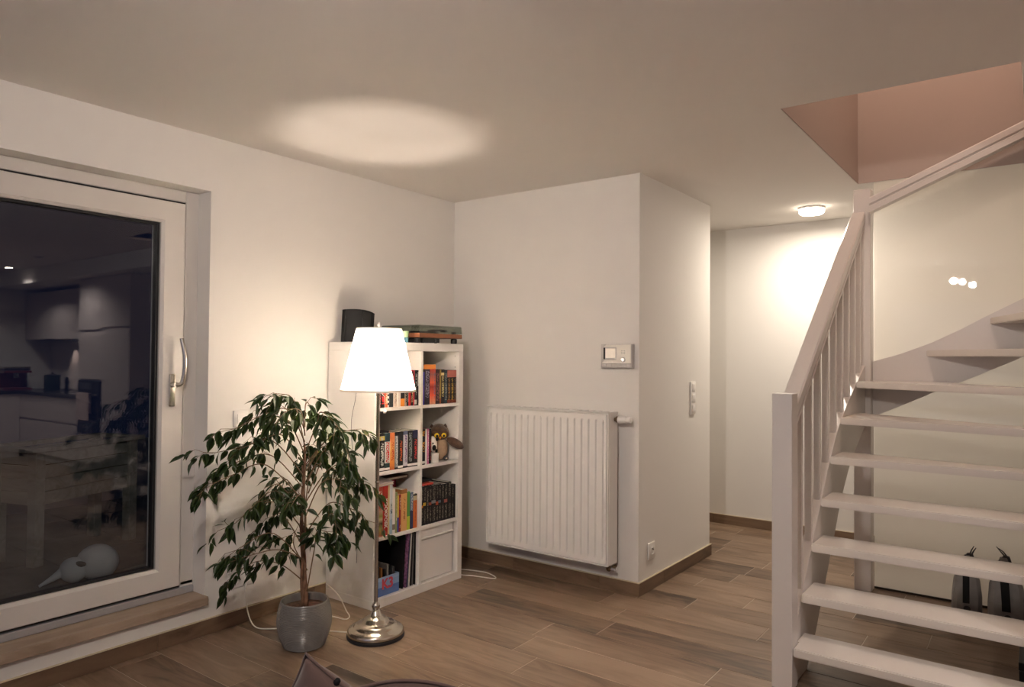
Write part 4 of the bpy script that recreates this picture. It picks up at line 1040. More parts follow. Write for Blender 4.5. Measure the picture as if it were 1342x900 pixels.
tube(bm, [(0.016, 0, 1.215), (0.058, 0, 1.26), (0.062, 0, 1.40), (0.040, 0, 1.48), (0.0, 0, 1.528)], 0.0016, None, 6); tube(bm, [(-0.016, 0, 1.215), (-0.058, 0, 1.26), (-0.062, 0, 1.40), (-0.040, 0, 1.48), (0.0, 0, 1.528)], 0.0016, None, 6)
emit('shade_carrier', bm, M['steel'], fl, local=True)
bm = BM(); lathe(bm, [(0.0, 1.530), (0.005, 1.530), (0.006, 1.537), (0.004, 1.545), (0.009, 1.553), (0.005, 1.565), (0.0, 1.570)], (0, 0, 0), 16); emit('finial', bm, M['plastic'], fl, 'all', local=True)
bm = BM(); ball(bm, (0, 0, 1.272), 0.034, 3, (1, 1, 1.1)); emit('bulb', bm, M['lampbulb'], fl, 'all', local=True)
bm = BM(); tube(bm, [(0.018, 0.0, 1.215), (0.032, 0.012, 1.195), (0.034, 0.014, 1.13)], 0.0009, None, 6); pc = emit('pull_chain', bm, M['grey'], fl, local=True)
bm = BM(); lathe(bm, [(0, 0), (0.006, 0.002), (0.0075, 0.009), (0.005, 0.018), (0.002, 0.022), (0, 0.022)], (0.034, 0.014, 1.110), 12); emit('pull_knob', bm, M['plastic'], pc, 'all', local=True)

bm = BM(); lathe(bm, [(0.0125, 1.229), (0.1815, 1.229), (0.1815, 1.231), (0.0125, 1.231)], (0, 0, 0), 48, closed=True)  # unseen disc added to soften the bulb's light falling below the shade
bm.normal_update()
for f_ in bm.faces: f_.material_index = 0 if f_.normal.z < 0.5 else 1
emit('added_diffuser', bm, [M['diffuser'], M['film']], fl, local=True)

# cables
tag(emit('lamp_cable', tube(BM(), catmull([(LXC - 0.13, LYC - 0.06, 0.006), (0.45, -1.46, 0.0045), (0.30, -1.52, 0.0045), (0.20, -1.62, 0.0045), (0.13, -1.66, 0.010), (0.06, -1.655, 0.06), (0.035, -1.655, 0.16), (0.020, -1.640, 0.225)], 7), 0.0032, None, 8), M['cable']), 'white cable running from the lamp base behind the pot up to the socket', 'cable')
tag(emit('extension_cable', tube(BM(), catmull([(0.028, -1.128, 0.0775), (0.12, -1.145, 0.060), (0.20, -1.165, 0.035), (0.30, -1.21, 0.0045), (0.385, -1.26, 0.0045), (0.40, -1.30, 0.0045), (0.34, -1.31, 0.0045), (0.26, -1.33, 0.0045), (0.20, -1.41, 0.0045)], 7), 0.0032, None, 8), M['cable']), 'white cable looping over the floor along the outer side of the bookcase', 'cable')
tag(emit('loose_cable', tube(BM(), catmull([(0.30, -0.362, 0.11), (0.325, -0.352, 0.055), (0.36, -0.33, 0.0045), (0.44, -0.305, 0.0045), (0.53, -0.285, 0.0045), (0.59, -0.265, 0.0045), (0.575, -0.235, 0.0045), (0.48, -0.20, 0.0045), (0.38, -0.215, 0.0045), (0.28, -0.25, 0.0045)], 7), 0.0032, None, 8), M['cable']), 'white cable lying in a flat loop on the floor between bookcase and radiator', 'cable')

# ------------------------------------------------------------------ potted ficus
PX, PY = 0.500, -1.640
fc = thing('potted_ficus', 'weeping fig with drooping dark leaves in a round grey ribbed pot', 'plant', (PX, PY, 0))
prof = [(0.0, 0.0), (0.086, 0.0), (0.092, 0.004)]
NR = 34
for i in range(NR * 3 + 1):
    t = i / (NR * 3); zz = 0.008 + t * 0.205
    r = 0.096 + 0.029 * math.sin(PI * min(1, (0.02 + t * 0.86))) + 0.006 * t
    prof.append((r + 0.0011 * math.cos(2 * PI * i / 3), zz))
prof += [(0.112, 0.219), (0.110, 0.222), (0.106, 0.221), (0.104, 0.212), (0.108, 0.150), (0.0, 0.150)]
bm = BM(); lathe(bm, prof, (0, 0, 0), 56); emit('pot', bm, M['pot'], fc, True, local=True)
bm = BM(); lathe(bm, [(0, 0.188), (0.05, 0.190), (0.106, 0.184), (0.106, 0.176), (0, 0.176)], (0, 0, 0), 32); emit('soil', bm, M['soil'], fc, 'all', local=True)
UX, UY, WX, WY = 0.8035, 0.5953, -0.5953, 0.8033            # across the view and away from the camera, on the floor plan
def F(u, w, zc): return Vector((u * UX + w * WX, u * UY + w * WY, zc))
rs = random.Random(11)
for k, (u0, w0, r) in enumerate(((0.0, 0.0, 0.0115), (0.012, -0.012, 0.008), (-0.010, 0.014, 0.008))):
    pts = []
    for i in range(12):
        t = i / 11; zc = 0.185 + t * (0.78 - k * 0.10)
        ph = k * 2.1 + t * 7
        pts.append(F(-0.005 + 0.011 * math.cos(ph) * (1 - 0.4 * t) - 0.012 * t + u0 * 0.2, 0.011 * math.sin(ph) * (1 - 0.4 * t) + w0 * 0.2, zc))
    bm = BM(); tube(bm, catmull(pts, 2), r, r * 0.45, 8); emit('trunk', bm, M['bark'], fc, 'all', local=True)
BR = [[(-1,96),(-6,113),(-10,119),(-15,116),(-21,114)], [(-1,98),(-9,113),(-19,110),(-27,106),(-34,101)], [(-1,92),(-11,108),(-19,106),(-26,99),(-28,95)],
[(-1,81),(-15,98),(-30,96),(-41,93),(-46,91)], [(-1,75),(-17,92),(-34,88),(-45,81),(-50,77)], [(-1,69),(-17,86),(-30,81),(-39,75),(-43,71)], [(-1,66),(-13,80),(-22,75),(-28,69)],
[(-1,55),(-11,68),(-21,65),(-30,59),(-34,58)], [(-1,47),(-13,62),(-22,58),(-30,53)], [(-1,40),(-11,55),(-21,49),(-28,41)], [(0,30),(-11,38),(-21,41),(-31,37),(-40,29)], [(0,41),(-9,47),(-17,44),(-26,40)],
[(-1,105),(-3,116),(2,114),(4,109)], [(-1,103),(-7,118),(-10,120),(-11,117)], [(-1,101),(0,113),(-4,111),(-7,107)],
[(-1,92),(6,107),(12,111),(19,107),(25,103)], [(-1,86),(11,101),(21,105),(28,101),(31,98)], [(0,79),(11,93),(22,96),(29,92),(32,86)], [(0,69),(11,83),(22,86),(31,81),(36,74)],
[(0,62),(11,77),(21,79),(26,75),(28,68)], [(1,55),(11,68),(21,67),(27,64),(30,58)], [(1,47),(9,58),(17,64),(23,58),(25,52)], [(1,73),(7,92),(13,98),(17,90)], [(0,84),(4,96),(9,92),(11,84)],
[(1,26),(6,47),(9,56),(15,55),(19,52)], [(0,62),(-6,77),(-9,73),(-11,66)], [(0,84),(2,96),(-2,92),(-6,84)], [(0,55),(4,69),(7,73),(10,68)], [(0,69),(-4,88),(-9,88),(-13,83)],
[(1,36),(-6,49),(-10,55),(-13,49)], [(-1,88),(-7,101),(-13,99),(-18,94)], [(0,77),(4,86),(11,83),(15,75)], [(-1,58),(-9,73),(-17,71),(-21,65)]]
WSP = [0.0, -0.10, 0.14, -0.06, 0.02, -0.16, 0.16, -0.08, 0.10, -0.16, 0.04, -0.18, 0.08, -0.06, -0.14, -0.10, 0.02, -0.18, -0.06, -0.16, 0.02, -0.12, 0.06, 0.14, -0.06, -0.22, 0.20, -0.24, 0.22, 0.12, -0.2, 0.16, 0.18]
leaf_sites = []
for br, wt in zip(BR, WSP):
    n = len(br)
    pts = []
    for i, (u, zc) in enumerate(br):
        t = i / (n - 1)
        w = (wt * 1.9 - 0.05) * t ** 0.8
        # stay clear of the wall behind the plant
        jz = 0 if i in (0,) else 1.6
        u = u + rs.uniform(-jz, jz); zc = zc + rs.uniform(-jz, jz)
        kk = (3.5 + w) / 3.5; u *= kk; zc = 139 + (zc - 139) * kk
        q = F(u / 100, w, zc / 100)
        if PX + q.x < 0.05: 
            w -= (0.05 - PX - q.x) / 0.5953 * 1.0; q = F(u / 100, w, zc / 100)
        pts.append(q)
    cp = catmull(pts, 6)
    bm = BM(); tube(bm, cp, 0.0032, 0.0009, 5); emit('branch', bm, M['twig'], fc, 'all', local=True)
    L_ = len(cp)
    nl = 13 if n == 5 else 10
    for j in range(nl):
        t = 0.22 + 0.78 * min(1, max(0, (j + rs.uniform(-0.4, 0.4)) / (nl - 1)))
        idx = max(1, min(L_ - 2, int(t * (L_ - 1))))
        tan = (cp[idx + 1] - cp[idx - 1]).normalized()
        side = tan.cross(Vector((0, 0, 1)))
        side = side.normalized() if side.length > 0.05 else Vector((1, 0, 0))
        s = 1 if j % 2 else -1
        tip = j >= nl - 2
        d = tan * rs.uniform(0.1, 0.9) * (1.6 if tip else 1) + side * s * rs.uniform(0.1, 0.9) + Vector((0, 0, -1)) * rs.uniform(0.2, 1.2)
        leaf_sites.append((cp[idx].copy(), d.normalized(), t))
    # side twigs with leaves
    for j in range(4):
        idx = int((0.30 + 0.18 * j + rs.uniform(-0.06, 0.06)) * (L_ - 1)); tan = (cp[min(idx + 1, L_ - 1)] - cp[idx - 1]).normalized()
        dirv = (tan * 0.8 + F(rs.uniform(-0.8, 0.8), rs.uniform(-0.8, 0.8), rs.uniform(-0.3, 0.5))).normalized()
        ln = rs.uniform(0.035, 0.075)
        e0 = cp[idx]; e1 = e0 + dirv * ln; e2 = e1 + (dirv + Vector((0, 0, -0.9))).normalized() * ln * 0.9
        if PX + e2.x > 0.06:
            bm = BM(); tube(bm, [e0, e1, e2], 0.0014, 0.0007, 4); emit('twig', bm, M['twig'], fc, local=True)
            for q in range(4):
                leaf_sites.append((e1.lerp(e2, (0.0, 0.4, 0.8, 1.0)[q]), (dirv * rs.uniform(0.2, 0.9) + F(rs.uniform(-0.7, 0.7), rs.uniform(-0.7, 0.7), -rs.uniform(0.3, 1.0))).normalized(), 0.8))
def leaf_verts(L_, W_, fold, curl):
    st = [(0.0, 0.0), (0.12, 0.0), (0.28, 0.72), (0.48, 1.0), (0.68, 0.78), (0.86, 0.30), (1.0, 0.0)]
    vs, fs = [], []
    mid = []
    for t, w in st:
        zc = -curl * L_ * t * t
        mid.append(len(vs)); vs.append((t * L_, 0, zc))
    for t, w in st[2:6]:
        zc = -curl * L_ * t * t
        vs.append((t * L_, w * W_ / 2, zc + fold * w * W_ / 2)); vs.append((t * L_, -w * W_ / 2, zc + fold * w * W_ / 2))
    for s in (0, 1):
        e = [len(st) + 2 * k + s for k in range(4)]
        fs.append((mid[1], mid[2], e[0]))
        for k in range(3): fs.append((mid[2 + k], mid[3 + k], e[k + 1], e[k]))
        fs.append((mid[5], mid[6], e[3]))
    vs += [(0, 0.0009, 0), (0.12 * L_, 0.0009, -curl * L_ * 0.0144)]
    fs.append((0, 1, len(vs) - 1, len(vs) - 2))
    return vs, fs
variants = []
for i in range(8):
    vs, fs = leaf_verts(rs.uniform(0.062, 0.088), rs.uniform(0.025, 0.034), rs.uniform(0.15, 0.5), rs.uniform(0.05, 0.35))
    me = bpy.data.meshes.new('leaf'); me.from_pydata(vs, [], fs); me.materials.append(M['leaf'])
    for poly in me.polygons: poly.use_smooth = True
    variants.append((me, vs, fs))
rs.shuffle(leaf_sites)
extra_v, extra_f = [], []
count = 0
for pos, d, t in leaf_sites:
    if PX + pos.x + d.x * 0.09 < 0.012:
        d = Vector((abs(d.x) * 0.3, d.y, d.z)).normalized()
    up_hint = Vector((rs.uniform(-0.7, 0.7), rs.uniform(-0.7, 0.7), 1.0))
    yv = up_hint.cross(d).normalized(); zv = d.cross(yv)
    mat3 = Matrix((d, yv, zv)).transposed()
    me, vs, fs = variants[rs.randrange(8)]
    sc = rs.uniform(0.80, 1.22)
    if count < 300:
        o = bpy.data.objects.new('leaf', me); COL.objects.link(o); o.parent = fc
        o.location = pos; o.rotation_euler = mat3.to_euler(); o.scale = (sc, sc, sc)
        count += 1
    else:
        base = len(extra_v)
        for v in vs: extra_v.append(tuple(pos + mat3 @ (Vector(v) * sc)))
        for f in fs: extra_f.append(tuple(i + base for i in f))
me = bpy.data.meshes.new('foliage'); me.from_pydata(extra_v, [], extra_f); me.materials.append(M['leaf'])
for poly in me.polygons: poly.use_smooth = True
o = bpy.data.objects.new('foliage', me); COL.objects.link(o); o.parent = fc; o['kind'] = 'stuff'

# ------------------------------------------------------------------ staircase
st = thing('staircase', 'white open staircase with a winding turn and balustrade at the partition', 'staircase', (2.48, -0.65, 0))
TZS = [0.178, 0.360, 0.545, 0.725, 0.907, 1.090, 1.272, 1.457, 1.640]
XL, XR = 2.5055, 3.318
nose = [(-0.690, -0.690), (-0.525, -0.525), (-0.348, -0.345), (-0.172, -0.180), (0.018, 0.020), (0.252, 0.130), (0.660, 0.240)]
YS = 0.984
polys = []
for i in range(7):
    l, r = nose[i]
    if i < 5: bl, br_ = nose[i+1][0] + 0.045, nose[i+1][1] + 0.045
    if i == 0: pass
    if i < 5: polys.append([(XL, l), (XR, r), (XR, br_), (XL, bl)])
    elif i == 5: polys.append([(XL, l), (XR, r), (XR, nose[6][1] + 0.05), (XL, nose[6][0] + 0.05)])
    else: polys.append([(2.537, l - 0.02), (XR, r), (XR, 0.36), (2.86, YS), (2.537, YS)])
polys[0] = [(2.517, -0.690), (XR, -0.690), (XR, -0.475), (XL, -0.475), (XL, -0.605), (2.517, -0.605)]
polys[6] = [(XL, 0.660), (XR, 0.240), (XR, 0.36), (2.88, YS), (2.537, YS), (2.537, 0.93), (XL, 0.93)]
polys.append([(2.822, YS), (XR, 0.300), (XR + 0.03, 0.42), (3.19, YS)])
polys.append([(3.135, YS), (XR + 0.02, 0.360), (3.44, 0.40), (3.44, YS)])
for zt, pg in zip(TZS, polys):
    bm = BM(); prism(bm, pg, 'z', zt - 0.036, zt)
    bmesh.ops.bevel(bm, geom=list(bm.edges), offset=0.004, segments=2, affect='EDGES', clamp_overlap=True)
    emit('tread', bm, M['tread'], st)
bm = BM(); box(bm, 2.432, 2.516, -0.700, -0.610, 0, 1.250, 0.003, 2); emit('newel_post', bm, M['lacquer'], st)
bm = BM(); box(bm, 2.441, 2.536, 0.928, 1.022, 0, 2.442, 0.003, 2); emit('corner_post', bm, M['lacquer'], st)
top = catmull([Vector((y, z_, 0)) for y, z_ in ((-0.610, 0.222), (-0.50, 0.352), (-0.303, 0.565), (-0.138, 0.730), (0.028, 0.890), (0.195, 1.025), (0.36, 1.118), (0.521, 1.195), (0.70, 1.270), (0.928, 1.365))], 4)
bot = catmull([Vector((y, z_, 0)) for y, z_ in ((-0.420, 0.0), (-0.27, 0.110), (-0.169, 0.213), (-0.077, 0.299), (0.036, 0.412), (0.136, 0.512), (0.228, 0.610), (0.34, 0.705), (0.55, 0.840), (0.928, 1.000))], 4)
top = [(p.x, p.y) for p in top]; bot = [(p.x, p.y) for p in bot]
top.insert(0, (-0.6095, 0.12)); bot.insert(0, (-0.6095, 0.0))
bm = BM(); strip_prism(bm, top, bot, 'x', 2.462, 2.505); emit('stringer', bm, M['lacquer'], st)
tb = [(2.537, 1.388), (2.70, 1.440), (2.857, 1.505), (3.0, 1.580), (3.11, 1.645), (3.292, 1.745), (3.44, 1.835)]
bb = [(2.537, 1.050), (2.70, 1.130), (2.866, 1.215), (2.98, 1.267), (3.179, 1.367), (3.29, 1.423), (3.44, 1.500)]
bm = BM(); strip_prism(bm, tb, bb, 'y', 0.985, 1.030); emit('stringer', bm, M['lacquer'], st)
bm = BM(); box(bm, XR + 0.002, XR + 0.045, -0.66, 0.30, 0, 0.15); prism(bm, [(-0.66, 0.02), (-0.66, 0.22), (0.30, 1.32), (0.30, 1.0), (-0.52, 0.02)], 'x', XR + 0.001, XR + 0.044); emit('stringer', bm, M['lacquer'], st)
bm = BM(); box(bm, XR + 0.005, XR + 0.095, 0.302, 0.392, 0, 2.45, 0.003, 1); emit('newel_post', bm, M['lacquer'], st)
def rail_top(y): return 1.222 + 0.728 * (y + 0.556)
# balustrade
def stringer_top(y):
    for (a, b_), (c, d) in zip(top[1:], top[2:]):
        if a <= y <= c: return b_ + (d - b_) * (y - a) / (c - a)
    return 1.3
for yb in (-0.468, -0.303, -0.138, 0.028, 0.195, 0.360, 0.521, 0.682, 0.832):
    bm = BM(); hw = 0.0145
    z0 = stringer_top(yb); z1 = rail_top(yb) - 0.098
    vs = []
    for (xx, yy) in ((2.4690, yb - hw), (2.4980, yb - hw), (2.4980, yb + hw), (2.4690, yb + hw)):
        vs.append((bm.verts.new((xx, yy, stringer_top(yy) - 0.006)), bm.verts.new((xx, yy, rail_top(yy) - 0.094))))
    for k in range(4): bm.faces.new((vs[k][0], vs[(k+1) % 4][0], vs[(k+1) % 4][1], vs[k][1]))
    bm.faces.new([v[0] for v in vs][::-1]); bm.faces.new([v[1] for v in vs])
    bmesh.ops.recalc_face_normals(bm, faces=bm.faces)
    emit('baluster', bm, M['lacquer'], st)
def sheared_rail(bm, u0, u1, f, sect, axis):
    """rail profile (cross, dz) running between u0 and u1, its top following f(u)"""
    E0, E1 = [], []
    for c, dz in sect:
        for u, E in ((u0, E0), (u1, E1)):
            E.append(bm.verts.new((c, u, f(u) + dz) if axis == 'y' else (u, c, f(u) + dz)))
    n = len(sect)
    for k in range(n): bm.faces.new((E0[k], E0[(k+1) % n], E1[(k+1) % n], E1[k]))
    bm.faces.new(E0[::-1]); bm.faces.new(E1)
    bmesh.ops.recalc_face_normals(bm, faces=bm.faces)
sec = [(2.430, -0.010), (2.437, 0.0), (2.500, 0.0), (2.507, -0.008), (2.507, -0.056), (2.499, -0.062), (2.499, -0.070), (2.504, -0.075), (2.504, -0.098), (2.466, -0.098), (2.466, -0.066), (2.430, -0.060)]
bm = BM(); sheared_rail(bm, -0.6095, 0.9275, rail_top, sec, 'y'); emit('handrail', bm, M['lacquer'], st)
def up_top(x): return 2.372 + 0.424 * (x - 2.519)
sec = [(0.952, 0.0), (0.892, 0.0), (0.886, -0.008), (0.886, -0.040), (0.894, -0.046), (0.894, -0.052), (0.886, -0.058), (0.886, -0.092), (0.930, -0.096), (0.952, -0.092)]
bm = BM(); sheared_rail(bm, 2.5365, 3.300, up_top, sec, 'x'); emit('upper_handrail', bm, M['lacquer'], st)

# ------------------------------------------------------------------ sacks and box under the stairs
def sack(label, cx, cy, w, d, h, lean, rot, loop):
    t = thing('paper_sack', label, 'sack', (cx, cy, 0.0005), None, (0, 0, rot))
    bm = BM(); n = 20; levels = [(0, 1.0, 1.0), (0.04, 1.05, 1.08), (0.35, 1.03, 1.0), (0.60, 0.88, 0.72), (0.80, 0.62, 0.40), (0.92, 0.32, 0.20), (1.0, 0.20, 0.14)]
    rg = random.Random(int(cx * 1000))
    rings = []
    for tz, a, b_ in levels:
        ring = []
        for k in range(n):
            an_ = 2*PI*k/n; c_, s_ = math.cos(an_), math.sin(an_)
            sq = 1.0 / max(abs(c_) ** 4 + abs(s_) ** 4, 1e-6) ** 0.25
            j = 1 + rg.uniform(-0.045, 0.045) * (tz > 0)
            ring.append(bm.verts.new((w/2*a*c_*sq*j + lean*tz*tz, d/2*b_*s_*sq*j, h*0.9*tz)))
        rings.append(ring)
    for A, B in zip(rings, rings[1:]):
        for k in range(n): bm.faces.new((A[k], A[(k+1) % n], B[(k+1) % n], B[k]))
    bm.faces.new(rings[0][::-1]); bm.faces.new(rings[-1])
    emit('sack_body', bm, M['sackgrey'], t, local=True)
    bm = BM(); xx = lean
    strip = [(xx - 0.016, 0, h*0.88), (xx + 0.018, 0, h*0.88), (xx + 0.026 + loop, 0, h), (xx + 0.006 + loop, 0, h + 0.02)]
    a4 = [bm.verts.new(p) for p in ((xx - 0.040, -0.012, h*0.80), (xx + 0.040, -0.012, h*0.80), (xx + 0.040, 0.012, h*0.80), (xx - 0.040, 0.012, h*0.80))]
    b4 = [bm.verts.new(p) for p in ((xx + 0.002, -0.006, h*0.93), (xx + 0.026, -0.006, h*0.92), (xx + 0.026, 0.006, h*0.92), (xx + 0.002, 0.006, h*0.93))]
    for k in range(4): bm.faces.new((a4[k], a4[(k+1) % 4], b4[(k+1) % 4], b4[k]))
    bm.faces.new(a4[::-1]); bm.faces.new(b4)
    for q in (-0.004, 0.004): tube(bm, [(xx + 0.014 + q, 0, h*0.90), (xx + 0.016 + q*1.5 + loop*0.5, 0.002, h*0.97), (xx + 0.018 + q*1.2 + loop, 0.004, h + 0.012 - abs(q + 0.004))], 0.0045, 0.0020, 6)
    emit('tied_top', bm, M['darkgrey'], t, local=True, label='dark tied top ends')
    # printed label strip following the front face
    for (lu, lw, z0, z1) in ((-0.05*w, 0.23*w, 0.24*h, 0.70*h),):
        bm = BM(); pr_ = []
        for i in range(7):
            zz = z0 + (z1 - z0) * i / 6; tz = zz / (h * 0.9)
            for a in range(len(levels) - 1):
                if levels[a][0] <= tz <= levels[a+1][0]:
                    q = (tz - levels[a][0]) / (levels[a+1][0] - levels[a][0]); b_ = levels[a][2] + (levels[a+1][2] - levels[a][2]) * q; break
            yf = -d/2 * b_ * 1.045 - 0.002; xo = lu + lean*tz*tz
            pr_.append((bm.verts.new((xo - lw/2, yf, zz)), bm.verts.new((xo + lw/2, yf, zz)), bm.verts.new((xo + lw/2, yf + 0.006, zz)), bm.verts.new((xo - lw/2, yf + 0.006, zz))))
        for A, B in zip(pr_, pr_[1:]):
            for k in range(4): bm.faces.new((A[k], A[(k+1) % 4], B[(k+1) % 4], B[k]))
        bm.faces.new(pr_[0][::-1]); bm.faces.new(pr_[-1])
        emit('print_strip', bm, M['blackmatte'], t, local=True, label='black upright label strip')
    bm = BM(); lathe(bm, [(0.0, -0.003), (0.017, -0.003), (0.017, 0.004), (0, 0.004)], (-0.02*w, -d/2*1.055, h*0.16), 18, 'y'); emit('round_emblem', bm, M['darkgrey'], t, local=True)
    bm = BM(); prism(bm, [(0.30*w, h*0.86), (0.335*w, h*0.80), (0.50*w, 0.1*h), (0.44*w, 0.1*h)], 'y', -d*0.34, -d*0.30) if False else None
    return t
sack('slim grey paper sack with tied top and black strip, under the stairs at the partition', 3.030, 0.80, 0.135, 0.11, 0.375, 0.005, 0.15, 0.018)
sack('wider grey paper sack with tied top beside the slim one, under the stairs', 3.215, 0.76, 0.165, 0.13, 0.40, -0.015, 0.10, -0.045)
bx_ = thing('small_box', 'small black box on the floor under the lowest steps at the stair edge', 'box', (3.40, 0.02, 0.0005))
bm = BM(); box(bm, -0.118, 0.04, -0.12, 0.10, 0, 0.085, 0.003, 2); emit('carton', bm, M['black'], bx_, local=True)
bm = BM(); box(bm, -0.120, 0.042, -0.122, 0.102, 0.0855, 0.120, 0.003, 2); emit('lid', bm, M['black'], bx_, local=True)

# ------------------------------------------------------------------ hall ceiling lamp
hl = thing('ceiling_lamp', 'round flat lit ceiling lamp in the hall behind the staircase', 'lamp', (2.035, 1.588, H))
bm = BM(); lathe(bm, [(0, -0.0005), (0.088, -0.0005), (0.090, -0.003), (0.090, -0.014), (0.086, -0.016), (0.0, -0.016)], (0, 0, 0), 40); emit('lamp_body', bm, M['plastic'], hl, True, local=True)
bm = BM(); lathe(bm, [(0, -0.0165), (0.087, -0.0165), (0.087, -0.036), (0.076, -0.048), (0, -0.052)], (0, 0, 0), 40); emit('diffuser', bm, M['lampglow'], hl, 'all', local=True)
add_light('hall_lamp_light', 'AREA', (2.035, 1.588, H - 0.058), 23, (1.0, 0.88, 0.74), target=(2.035, 1.588, 0), shape='DISK', size=0.15)

# ceiling fixture above the camera
sf = thing('spot_fixture', 'three armed ceiling spot fixture above the sofa end of the room', 'lamp', (2.65, -3.76, H))
bm = BM(); box(bm, -0.03, 0.03, -0.40, 0.40, -0.025, -0.0005, 0.004, 2); emit('ceiling_bar', bm, M['nickel'], sf, local=True)
for i, (lx, ly) in enumerate(((2.58, -3.50), (2.65, -3.68), (2.72, -4.10))):
    bm = BM(); tube(bm, [(lx - 2.65, ly + 3.76, -0.024), (lx - 2.65, ly + 3.76, -0.09)], 0.006, None, 8); lathe(bm, [(0.018, -0.09), (0.036, -0.11), (0.042, -0.16), (0.038, -0.16), (0.033, -0.115), (0.0, -0.10)], (lx - 2.65, ly + 3.76, 0), 24); sh = emit('spot_head', bm, M['nickel'], sf, True, local=True)
    bm = BM(); ball(bm, (lx - 2.65, ly + 3.76, -0.150), 0.015, 2, (1, 1, 0.7)); emit('spot_bulb', bm, M['bulbglow'], sh, 'all', local=True)

# ------------------------------------------------------------------ sofa with cushions in front of the camera
sf2 = thing('sofa', 'low brown fabric sofa below the picture edge carrying the velvet cushions', 'sofa', (2.62, -2.88, 0))
bm = BM(); box(bm, -0.66, 0.68, -0.26, 0.40, 0.06, 0.26, 0.02, 3); emit('frame', bm, M['sofa'], sf2, True, local=True)
for s in (-1, 1):
    bm = BM(); box(bm, s*0.335 - 0.325 + 0.01, s*0.335 + 0.325 + 0.01, -0.24, 0.40, 0.262, 0.362, 0.03, 4); emit('seat_cushion', bm, M['sofa'], sf2, True, local=True)
bm = BM(); box(bm, -0.66, 0.68, -0.42, -0.265, 0.06, 0.66, 0.03, 4); emit('backrest', bm, M['sofa'], sf2, True, local=True)
for sx in (-0.6, 0.62):
    for sy in (-0.36, 0.34):
        bm = BM(); lathe(bm, [(0, 0), (0.018, 0), (0.024, 0.061), (0, 0.061)], (sx, sy, 0), 14); emit('leg', bm, M['wood'], sf2, local=True)
def cushion(label, loc, rot, s, thick, sag, knob):
    t = thing('cushion', label, 'cushion', loc, 'velvet cushions on the sofa', rot)
    n = 22; bm = BM(); sheets = []
    for side in (1, -1):
        g = []
        for i in range(n + 1):
            row = []
            for j in range(n + 1):
                u, v = -1 + 2*i/n, -1 + 2*j/n
                k = 1 - sag * (1 - v*v) * abs(u); m_ = 1 - sag * (1 - u*u) * abs(v)
                h_ = thick * (max(0, 1 - u*u) ** 0.55) * (max(0, 1 - v*v) ** 0.55)
                wr = 0.004 * math.sin(7*u + 3*v) * math.sin(5*v - 2*u) * (1 - u*u) * (1 - v*v)
                row.append(bm.verts.new((s/2*u*k, side*(h_ + wr), s/2*v*m_)))
            g.append(row)
        sheets.append(g)
        for i in range(n):
            for j in range(n): bm.faces.new((g[i][j], g[i+1][j], g[i+1][j+1], g[i][j+1]))
    bmesh.ops.remove_doubles(bm, verts=bm.verts, dist=0.0004)
    bmesh.ops.recalc_face_normals(bm, faces=bm.faces)
    emit('cover', bm, M['velvet'], t, 'all', local=True)
    ring = []
    for a in range(4):
        for i in range(n):
            q = -1 + 2*i/n
            u, v = ((q, -1), (1, q), (-q, 1), (-1, -q))[a]
            k = 1 - sag * (1 - v*v) * abs(u); m_ = 1 - sag * (1 - u*u) * abs(v)
            ring.append(Vector((s/2*u*k, 0, s/2*v*m_)))
    bm = BM(); tube(bm, ring + [ring[0]], 0.0035, None, 6); emit('piping', bm, M['velvet'], t, 'all', local=True)
    if knob:
        bm = BM(); ball(bm, knob, 0.011, 2, (0.8, 0.8, 1.2)); emit('zip_pull', bm, M['blackmatte'], t, 'all', local=True, label='black zip pull at the seam')
    return t
def set_by(label, rot, s_, thick, sag, anchor, at, knob):
    # put the cushion so that the named point of its outline stands at the given spot
    e_ = Euler(rot).to_matrix() @ Vector(anchor)
    return cushion(label, tuple(Vector(at) - e_), rot, s_, thick, sag, knob)
set_by('mauve brown velvet cushion with its pointed corner up, black zip pull at the seam', (0.40, 0.58, 0.62), 0.30, 0.060, 0.12, (-0.15, 0, 0.15), (2.080, -2.848, 0.750), (-0.060, 0.0, 0.130))
set_by('mauve brown velvet cushion showing only its rounded upper edge', (0.40, -0.10, 0.62), 0.32, 0.06, -0.40, (0, 0, 0.224), (2.388, -2.884, 0.788), None)

# ------------------------------------------------------------------ kitchen (seen mirrored in the door glass)
bm = BM(); box(bm, 3.55, XK - 0.001, -0.16, 0.5995, 2.315, H - 0.0005); struct('trim_3', bm, M['wall'])
def cabinet(name, label, x0, x1, y0, y1, z0, z1, doors, group=None, plinth=0.0):
    t = thing(name, label, 'cabinet', ((x0+x1)/2, (y0+y1)/2, z0), group)
    bm = BM(); box(bm, x0 + 0.001, x1 - 0.001, y0 + 0.021, y1 - 0.001, z0 + plinth, z1 - 0.001)
    if plinth: box(bm, x0 + 0.001, x1 - 0.001, y0 + 0.06, y1 - 0.001, z0 + 0.0005, z0 + plinth)
    emit('carcass', bm, M['kitchen'], t)
    for a, b_, c, d in doors:
        bm = BM(); box(bm, a + 0.002, b_ - 0.002, y0, y0 + 0.020, c + 0.002, d - 0.002, 0.001, 1); emit('door', bm, M['kitchen'], t)
    return t
cabinet('tall_cabinet', 'tall kitchen cabinet nearest the staircase, mirrored in the door glass', 4.50, 5.16, 0, 0.598, 0, 2.31, [(4.50, 5.16, 0.1, 0.95), (4.50, 5.16, 0.95, 1.69), (4.50, 5.16, 1.715, 2.31)], 'kitchen cabinets', 0.1)
